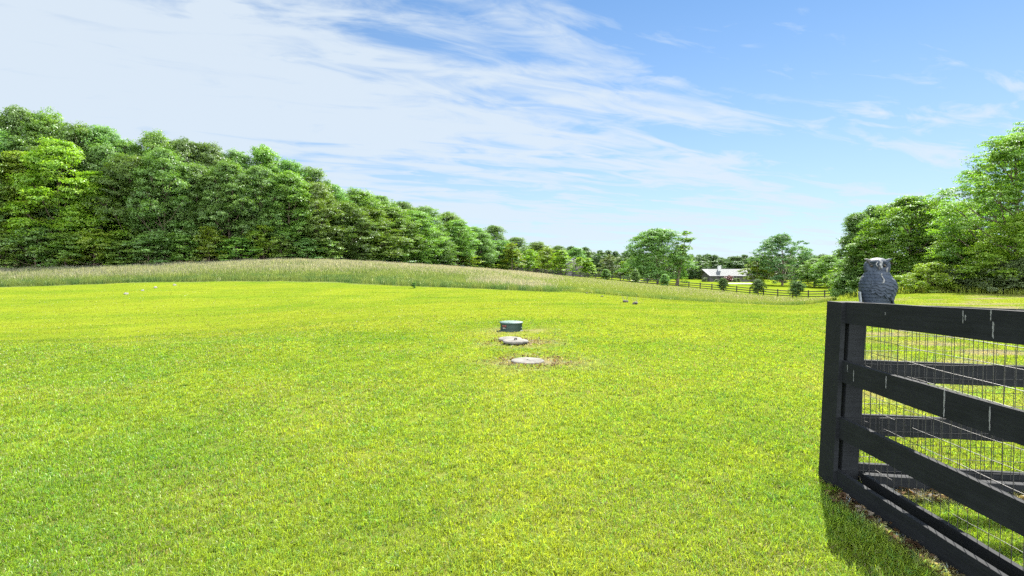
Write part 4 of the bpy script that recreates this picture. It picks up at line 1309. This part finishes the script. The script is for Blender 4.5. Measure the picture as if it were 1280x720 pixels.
def buildings():
    roofm = simple('metal_roof', (0.064, 0.074, 0.079), 0.8, 0.06, 2, spec=0.5)
    wallm = simple('brown_siding', (0.040, 0.040, 0.040), 0.8, 0.2, 3)
    trimm = simple('brown_trim', (0.11, 0.10, 0.09), 0.7)
    glass = simple('window_glass', (0.02, 0.025, 0.03), 0.08, spec=0.6)
    stone = simple('chimney_stone', (0.34, 0.35, 0.36), 0.85, 0.3, 5)
    Y = 215.0
    xl, xr = px2X(887, Y), px2X(934, Y)
    W_ = xr - xl
    z0 = g((xl + xr) / 2, Y)
    ze = at(900, 344.0, Y).z - z0; zr = at(900, 336.6, Y + 4).z - z0
    t = thing('ranch_house', 'low brown house with long white metal roof beyond the pasture', 'house', (xl, Y, z0))
    bm = bmesh.new(); add_box(bm, (W_ / 2, 4.5, ze / 2 - 0.3), (W_, 9.0, ze + 0.6))
    # gable ends
    for x in (0.02, W_ - 0.02):
        vs = [bm.verts.new(p) for p in ((x, 0.0, ze), (x, 9.0, ze), (x, 4.5, zr - 0.05))]; bm.faces.new(vs)
    link('wall', bm_mesh('house_wall', bm), t, [wallm])
    bm = bmesh.new(); gable(bm, 0.4, W_ - 0.4, 0, 9.0, ze, zr, 0.12, 0.7, (-1.5, -1.5))
    for k in range(1, int(W_ / 0.6) - 1):    # standing seams of the metal sheets
        x = 0.3 + k * 0.6
        sl = math.atan2(zr - ze, 4.5)
        add_box(bm, (0, 0, 0), (0.05, 5.2, 0.05), Matrix.Translation((x, 2.0, (ze + zr) / 2 + 0.10 - 0.15 * (zr - ze) / 4.5)) @ Matrix.Rotation(sl, 4, 'X'))
    rf = link('roof', bm_mesh('house_roof', bm), t, [roofm])
    bm = bmesh.new(); add_box(bm, (px2X(902.8, Y) - xl, 3.4, zr + 0.1), (1.3, 1.0, 2.6)); add_box(bm, (px2X(902.8, Y) - xl, 3.4, zr + 1.45), (1.55, 1.2, 0.16))
    link('chimney', bm_mesh('house_chimney', bm), rf, [stone])
    for k, x in enumerate((2.0, 4.6, 9.2, 12.2, 14.4)):
        if x > W_ - 1.2: continue
        w, h = (1.4, 1.2) if k != 2 else (1.0, 2.1)
        bm = bmesh.new()
        zc = 1.55 if k != 2 else 1.1
        add_box(bm, (x, -0.03, zc), (w + 0.2, 0.10, h + 0.2))
        f = link('window' if k != 2 else 'door', bm_mesh('house_window', bm), t, [trimm])
        bm = bmesh.new(); add_box(bm, (x, -0.085, zc), (w, 0.03, h))
        link('pane', bm_mesh('house_pane', bm), f, [glass])
    # porch roof posts and the low wing to the right
    x2 = px2X(944, Y) - xl
    bm = bmesh.new(); add_box(bm, ((W_ + x2) / 2, 3.4, 1.1), (x2 - W_ - 0.1, 6.0, 2.8))
    link('wing_wall', bm_mesh('wing_wall', bm), t, [wallm])
    bm = bmesh.new(); gable(bm, W_ + 0.9, x2, 0.4, 6.4, 2.45, 3.35, 0.12, 0.5)
    link('wing_roof', bm_mesh('wing_roof', bm), t, [roofm])
    bm = bmesh.new()
    for k in range(4): add_box(bm, (W_ * (0.3 + 0.13 * k), -0.95, ze / 2 - 0.45), (0.14, 0.14, ze - 0.6))
    link('porch_posts', bm_mesh('porch_posts', bm), t, [trimm])['kind'] = 'stuff' if False else 'part'
    # planting in front
    red = make_tree('red_bush', 701, 2.2, 3.2, 1500, 0.24, 0.0, 12, 'dome', 0.2, mat='leaf_red', clump=0.4)
    grn = make_tree('house_bush', 702, 1.5, 2.0, 1200, 0.2, 0.0, 10, 'dome', 0.2, mat='leaf_grey', clump=0.3)
    put_tree(red, 911, Y - 4, 0, 'dark red leaved bush in front of the white roofed house', None, name='bush', cat='bush', H=3.0, wid=4.6)
    for px, H_, w, lab in [(881, 2.0, 2.8, 'small round bush at the left corner of the white roofed house'), (918.5, 1.8, 2.6, 'small pale bush right of the red bush before the house'),
                           (923, 1.7, 2.4, 'small dark bush before the low wing of the house'), (895, 1.2, 2.0, 'low bush left of the red bush under the house wall')]:
        put_tree(grn, px, Y - 4.5, 0, lab, 'bushes before the white roofed house', name='bush', cat='bush', H=H_, wid=w)
    # gravel drive, a sheet just over the grass
    grav = simple('gravel', (0.42, 0.40, 0.37), 0.95, 0.15, 1.5)
    def strip(name, pts, half):
        V, Q = [], []
        for (px, Yq, h) in pts:
            x = px2X(px, Yq)
            for s in (-1, 1):
                V.append((x + s * h, Yq, g(x + s * h, Yq) + 0.05))
        n = len(pts)
        for i in range(n - 1): Q.append((2 * i, 2 * i + 1, 2 * i + 3, 2 * i + 2))
        o = link(name, npmesh(name, V, quads=Q), None, [grav]); tag(o, kind='structure')
    strip('driveway', [(925, 178, 5.5), (926, 182, 6.0), (924, 186, 6.5), (922, 191, 5.5)], 0)
    strip('path', [(801, 168, 3.2), (801, 172, 3.6), (801, 177, 3.2)], 0)
    # grey barn behind the young trees
    barnm = simple('barn_boards', (0.135, 0.125, 0.125), 0.85, 0.25, 2, stretch=(1, 6, 0.3))
    brm = simple('barn_roof', (0.045, 0.05, 0.06), 0.8, 0.1, 2, spec=0.2)
    Y = 185.0
    xl = px2X(708, Y); W_ = 6.5
    z0 = g(xl, Y)
    ztop = at(711, 322.5, Y).z - z0
    t = thing('barn', 'grey gabled barn half hidden between the yellow green trees', 'barn', (xl, Y, z0))
    bm = bmesh.new()
    ze = ztop * 0.62
    add_box(bm, (W_ / 2, 5, ze / 2 - 0.2), (W_, 10, ze + 0.4))
    for y in (0.02, 9.98):
        vs = [bm.verts.new(p) for p in ((0, y, ze), (W_, y, ze), (W_ * 0.5, y, ztop - 0.1))]; bm.faces.new(vs)
    link('wall', bm_mesh('barn_wall', bm), t, [barnm])
    bm = bmesh.new()
    for s in (-1, 1):
        ex = W_ / 2 + s * (W_ / 2 + 0.4); lz = ze - 0.4 * (ztop - ze) / (W_ / 2)
        lo = [(ex, -0.5, lz), (ex, 10.5, lz), (W_ / 2, 10.5, ztop), (W_ / 2, -0.5, ztop)]
        a = [bm.verts.new(p) for p in lo]; b = [bm.verts.new((p[0], p[1], p[2] + 0.15)) for p in lo]
        bm.faces.new(a); bm.faces.new(b[::-1])
        for k in range(4): bm.faces.new((a[k], a[(k + 1) % 4], b[(k + 1) % 4], b[k]))
    link('roof', bm_mesh('barn_roof', bm), t, [brm])
    bm = bmesh.new(); add_box(bm, (W_ * 0.5, -0.04, 1.3), (2.4, 0.1, 2.6))
    link('door', bm_mesh('barn_door', bm), t, [simple('barn_door', (0.05, 0.05, 0.06), 0.8)])
buildings()

# ------------------------------------------------------------------ grass
def blades(name, X, Y, Z, h, w, col_b, col_t, rng, bend=0.45, seg=2, az=None, lean=None):
    n = len(X)
    a = rng.uniform(0, 2 * np.pi, n) if az is None else az
    dx, dy = np.cos(a), np.sin(a)                         # width direction
    la = rng.uniform(0, 2 * np.pi, n); ln = np.abs(rng.normal(0, bend, n)) * h
    lx, ly = np.cos(la) * ln, np.sin(la) * ln
    if lean is not None:
        lx, ly = lean; ln = np.hypot(lx, ly)
    P = np.stack([X, Y, Z], 1)
    W = np.stack([dx, dy, np.zeros(n)], 1) * (w / 2)[:, None]
    b0 = P - W; b1 = P + W
    b0[:, 2] -= 0.01; b1[:, 2] -= 0.01
    if seg == 1:
        tip = P + np.stack([lx, ly, h], 1)
        V = np.stack([b0, b1, tip], 1).reshape(-1, 3)
        T = np.arange(3 * n).reshape(n, 3)
        C = np.stack([col_b, col_b, col_t], 1).reshape(-1, 3)
        return npmesh(name, V, tris=T, cols=C)
    M = P + np.stack([lx * 0.3, ly * 0.3, h * 0.6], 1)
    tip = P + np.stack([lx, ly, h * np.clip(1 - 0.35 * (ln / np.maximum(h, 1e-6)) ** 2, 0.4, 1)], 1)
    m0 = M - W * 0.75; m1 = M + W * 0.75
    V = np.stack([b0, b1, m1, m0, tip], 1).reshape(-1, 3)
    i = np.arange(n) * 5
    Q = np.stack([i, i + 1, i + 2, i + 3], 1); T = np.stack([i + 3, i + 2, i + 4], 1)
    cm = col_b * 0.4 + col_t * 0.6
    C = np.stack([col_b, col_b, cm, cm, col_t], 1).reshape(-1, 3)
    return npmesh(name, V, quads=Q, tris=T, cols=C)

def lawn():
    rng = np.random.default_rng(1)
    def colour(X, Y, n, gain):
        c = lawn_color(X, Y)
        return c * (rng.uniform(0.7, 1.35, n) * gain)[:, None]
    # foreground: tufts of splayed blades over the thatch
    NT_ = 195000
    Y = np.exp(rng.uniform(math.log(1.7), math.log(20.0), NT_))
    X = rng.uniform(-1.14, 1.14, NT_) * Y * 1.04
    X += np.sign(X) * rng.exponential(1.1, NT_) * (rng.random(NT_) < 0.10 + 0.25 * np.clip((4 - Y) / 2, 0, 1)) + rng.uniform(-.3, .3, NT_)
    ok = ~in_meadow(X, Y) & keep_off(X, Y)
    dm = dry_mask(X, Y)
    patch = fbm(X / 0.30, Y / 0.30, 61, 3)
    bare = fbm(X / 1.1, Y / 1.1, 62, 3)
    ok &= rng.random(NT_) < np.clip(0.30 + 1.15 * patch, 0, 1) * np.clip(1.45 - 0.9 * bare, 0.4, 1) * (1 - 0.7 * dm)
    ok &= rng.random(NT_) < 1 - np.clip((Y - 9) / 11, 0, 1)
    X, Y, dm, patch = X[ok], Y[ok], dm[ok], patch[ok]
    nt = len(X)
    PB_ = 9
    k = np.repeat(np.arange(nt), PB_)
    n = len(k)
    sc = (np.maximum(Y, 3) / 4.0)[k]
    th = rng.uniform(0.65, 1.3, nt) * (0.7 + 0.6 * patch) * (1 - 0.35 * dm)
    lush = (X > 1.5) & (X < 2.42) & (Y < 3.9)
    th = np.where(lush, th * 1.35, th)
    az = rng.uniform(0, 2 * np.pi, n)
    rad = rng.random(n) ** 0.7 * 0.024 * sc ** 0.75
    bx = X[k] + np.cos(az) * rad; by = Y[k] + np.sin(az) * rad
    h = 0.040 * th[k] * rng.uniform(0.45, 1.2, n)
    w = 0.0050 * sc ** 0.8 * rng.uniform(0.6, 1.3, n)
    ttone = rng.uniform(0.64, 1.36, nt)
    c = colour(bx, by, n, 1.92 * ttone[k] * (1 - 0.26 * np.clip((Y[k] - 5) / 13, 0, 1)))
    blue = (rng.random(nt) < 0.16)[k]
    c[blue] = c[blue] * np.array([0.62, 0.90, 1.9])
    dryb = rng.random(n) < (0.07 + 0.16 * np.clip((bare[ok] - 0.42) * 4, 0, 1))[k]
    c[dryb] = np.array([0.31, 0.275, 0.145]) * rng.uniform(0.6, 1.1, dryb.sum())[:, None]
    h[dryb] *= 0.75
    lean = np.abs(rng.normal(0.75, 0.35, n)) * h
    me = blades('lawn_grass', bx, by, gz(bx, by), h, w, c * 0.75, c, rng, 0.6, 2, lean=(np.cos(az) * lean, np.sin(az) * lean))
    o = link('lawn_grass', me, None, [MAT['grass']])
    tag(o, 'short sunlit lawn grass in the foreground', 'grass', kind='stuff')
    # the lawn farther off
    N = 420000
    Y = np.exp(rng.uniform(math.log(8.0), math.log(62.0), N))
    X = rng.uniform(-1.14, 1.14, N) * Y + rng.uniform(-.3, .3, N)
    dm = dry_mask(X, Y); clump = fbm(X / 0.5, Y / 0.5, 63, 2)
    ok = ~in_meadow(X, Y) & keep_off(X, Y)
    ok &= rng.random(N) < (0.25 + 1.1 * clump) * (1 - 0.62 * dm)
    ok &= rng.random(N) < np.clip((Y - 8) / 12, 0, 1)
    X, Y, clump = X[ok], Y[ok], clump[ok]; n = len(X)
    h = 0.034 * rng.uniform(0.5, 1.3, n) * (0.7 + 0.6 * clump)
    w = 0.0062 * (Y / 4) ** 0.85 * rng.uniform(0.7, 1.3, n)
    c = colour(X, Y, n, 1.12)
    dryb = rng.random(n) < 0.10
    c[dryb] = np.array([0.30, 0.27, 0.13]) * rng.uniform(0.7, 1.15, dryb.sum())[:, None]
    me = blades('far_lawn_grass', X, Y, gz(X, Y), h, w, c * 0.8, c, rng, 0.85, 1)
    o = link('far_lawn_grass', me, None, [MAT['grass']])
    tag(o, 'mown lawn grass stretching back to the meadow', 'grass', kind='stuff')
lawn()

def meadow():
    rng = np.random.default_rng(2)
    N = 900000
    Y = 44 * np.exp(rng.uniform(0, math.log(155 / 44), N))
    u = rng.uniform(-1.2, 0.66, N)
    X = u * Y
    ok = in_meadow(X, Y)
    X, Y, u = X[ok], Y[ok], u[ok]
    n = len(X)
    edge = np.clip((Y - meadow_near(u)) / np.maximum(meadow_far(u) - meadow_near(u), 1), 0, 1)
    px = u * 620 + 640
    pat = fbm(X / 9, Y / 6, 13, 3); fine = fbm(X / 1.8, Y / 1.8, 14, 2)
    left = np.clip((720 - px) / 60, 0, 1)
    # where seed heads dominate: towards the crest and in drifts
    seedy = np.clip((edge - 0.18) * 2.6, 0, 1) * left * np.clip((pat - 0.25) * 4, 0.45, 1)
    drift = np.clip(1 - ((px - 640) / 60) ** 2, 0, 1) * np.clip(1 - ((edge - 0.14) / 0.12) ** 2, 0, 1) * (px > 560)
    seedy = np.maximum(seedy, drift)
    seedy = np.maximum(seedy, 0.22 * (1 - left) * np.clip((edge - 0.2) * 2, 0, 1))
    h = rng.uniform(0.30, 0.70, n) * (0.45 + 1.0 * fine) * (0.62 + 0.38 * left) * (0.85 + 0.25 * np.clip(1 - edge * 6, 0, 1))
    w = 0.022 * (Y / 55) * rng.uniform(0.6, 1.5, n)
    gcol = np.stack([0.055 + 0.09 * fine, 0.095 + 0.09 * fine, 0.034 + 0.030 * fine], 1) * rng.uniform(0.75, 1.2, n)[:, None]
    yel = (1 - left)[:, None] * 0.45
    gcol = gcol * (1 - yel) + np.array([0.14, 0.175, 0.035])[None] * yel
    # rank dark weeds in clumps along the mown edge
    rank = (edge < 0.10 + 0.10 * pat) & (fbm(X / 1.2, Y / 1.2, 19, 2) > 0.52)
    gcol[rank] *= np.array([0.62, 0.78, 0.9])
    is_seed = rng.random(n) < seedy * 0.72
    pink = np.clip((px - 300) / 300, 0, 1)[:, None] * np.clip((pat[:, None] - 0.3) * 2.2, 0, 1)
    scol = np.array([0.228, 0.226, 0.190])[None] * (1 - pink) + np.array([0.268, 0.238, 0.252])[None] * pink
    scol = scol * rng.uniform(0.75, 1.2, n)[:, None]
    ct = np.where(is_seed[:, None], scol, gcol * 1.1)
    cb = np.where(is_seed[:, None], gcol * 0.5 + scol * 0.5, gcol)
    h = np.where(is_seed, h * 1.2, h)
    w = np.where(is_seed, w * 1.5, w)
    fl = (rng.random(n) < 0.012) & (edge < 0.5)
    ct[fl] = np.array([0.6, 0.6, 0.55]); 
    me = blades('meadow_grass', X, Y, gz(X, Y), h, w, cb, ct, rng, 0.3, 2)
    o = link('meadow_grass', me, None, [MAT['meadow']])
    tag(o, 'tall seeding meadow grass over the low rise', 'meadow grass', kind='stuff')
    # rough weeds along the foot of the right bank
    N = 26000
    Y = rng.uniform(29, 52, N); u = rng.uniform(0.66, 1.2, N); X = u * Y
    line = np.interp(u * 620 + 640, [1040, 1130, 1200, 1280, 1400], [47, 38, 35, 31, 28])
    ok = (Y > line + 1.0 * (fbm(X / 2, Y / 2, 8, 2) - 0.5)) & (Y < line + 5)
    X, Y = X[ok], Y[ok]; n = len(X)
    f = fbm(X / 1.0, Y / 1.0, 44, 2)
    h = rng.uniform(0.25, 0.7, n) * (0.4 + 1.1 * f)
    c = np.stack([0.15 + 0.08 * f, 0.20 + 0.08 * f, np.full(n, 0.04)], 1) * rng.uniform(0.75, 1.25, n)[:, None]
    me = blades('tall_weeds', X, Y, gz(X, Y), h, 0.03 * rng.uniform(0.6, 1.6, n), c, c * 1.15, rng, 0.35, 2)
    o = link('tall_weeds', me, None, [MAT['meadow']])
    tag(o, 'ragged pale weeds along the foot of the bank', 'weeds', kind='stuff')
meadow()
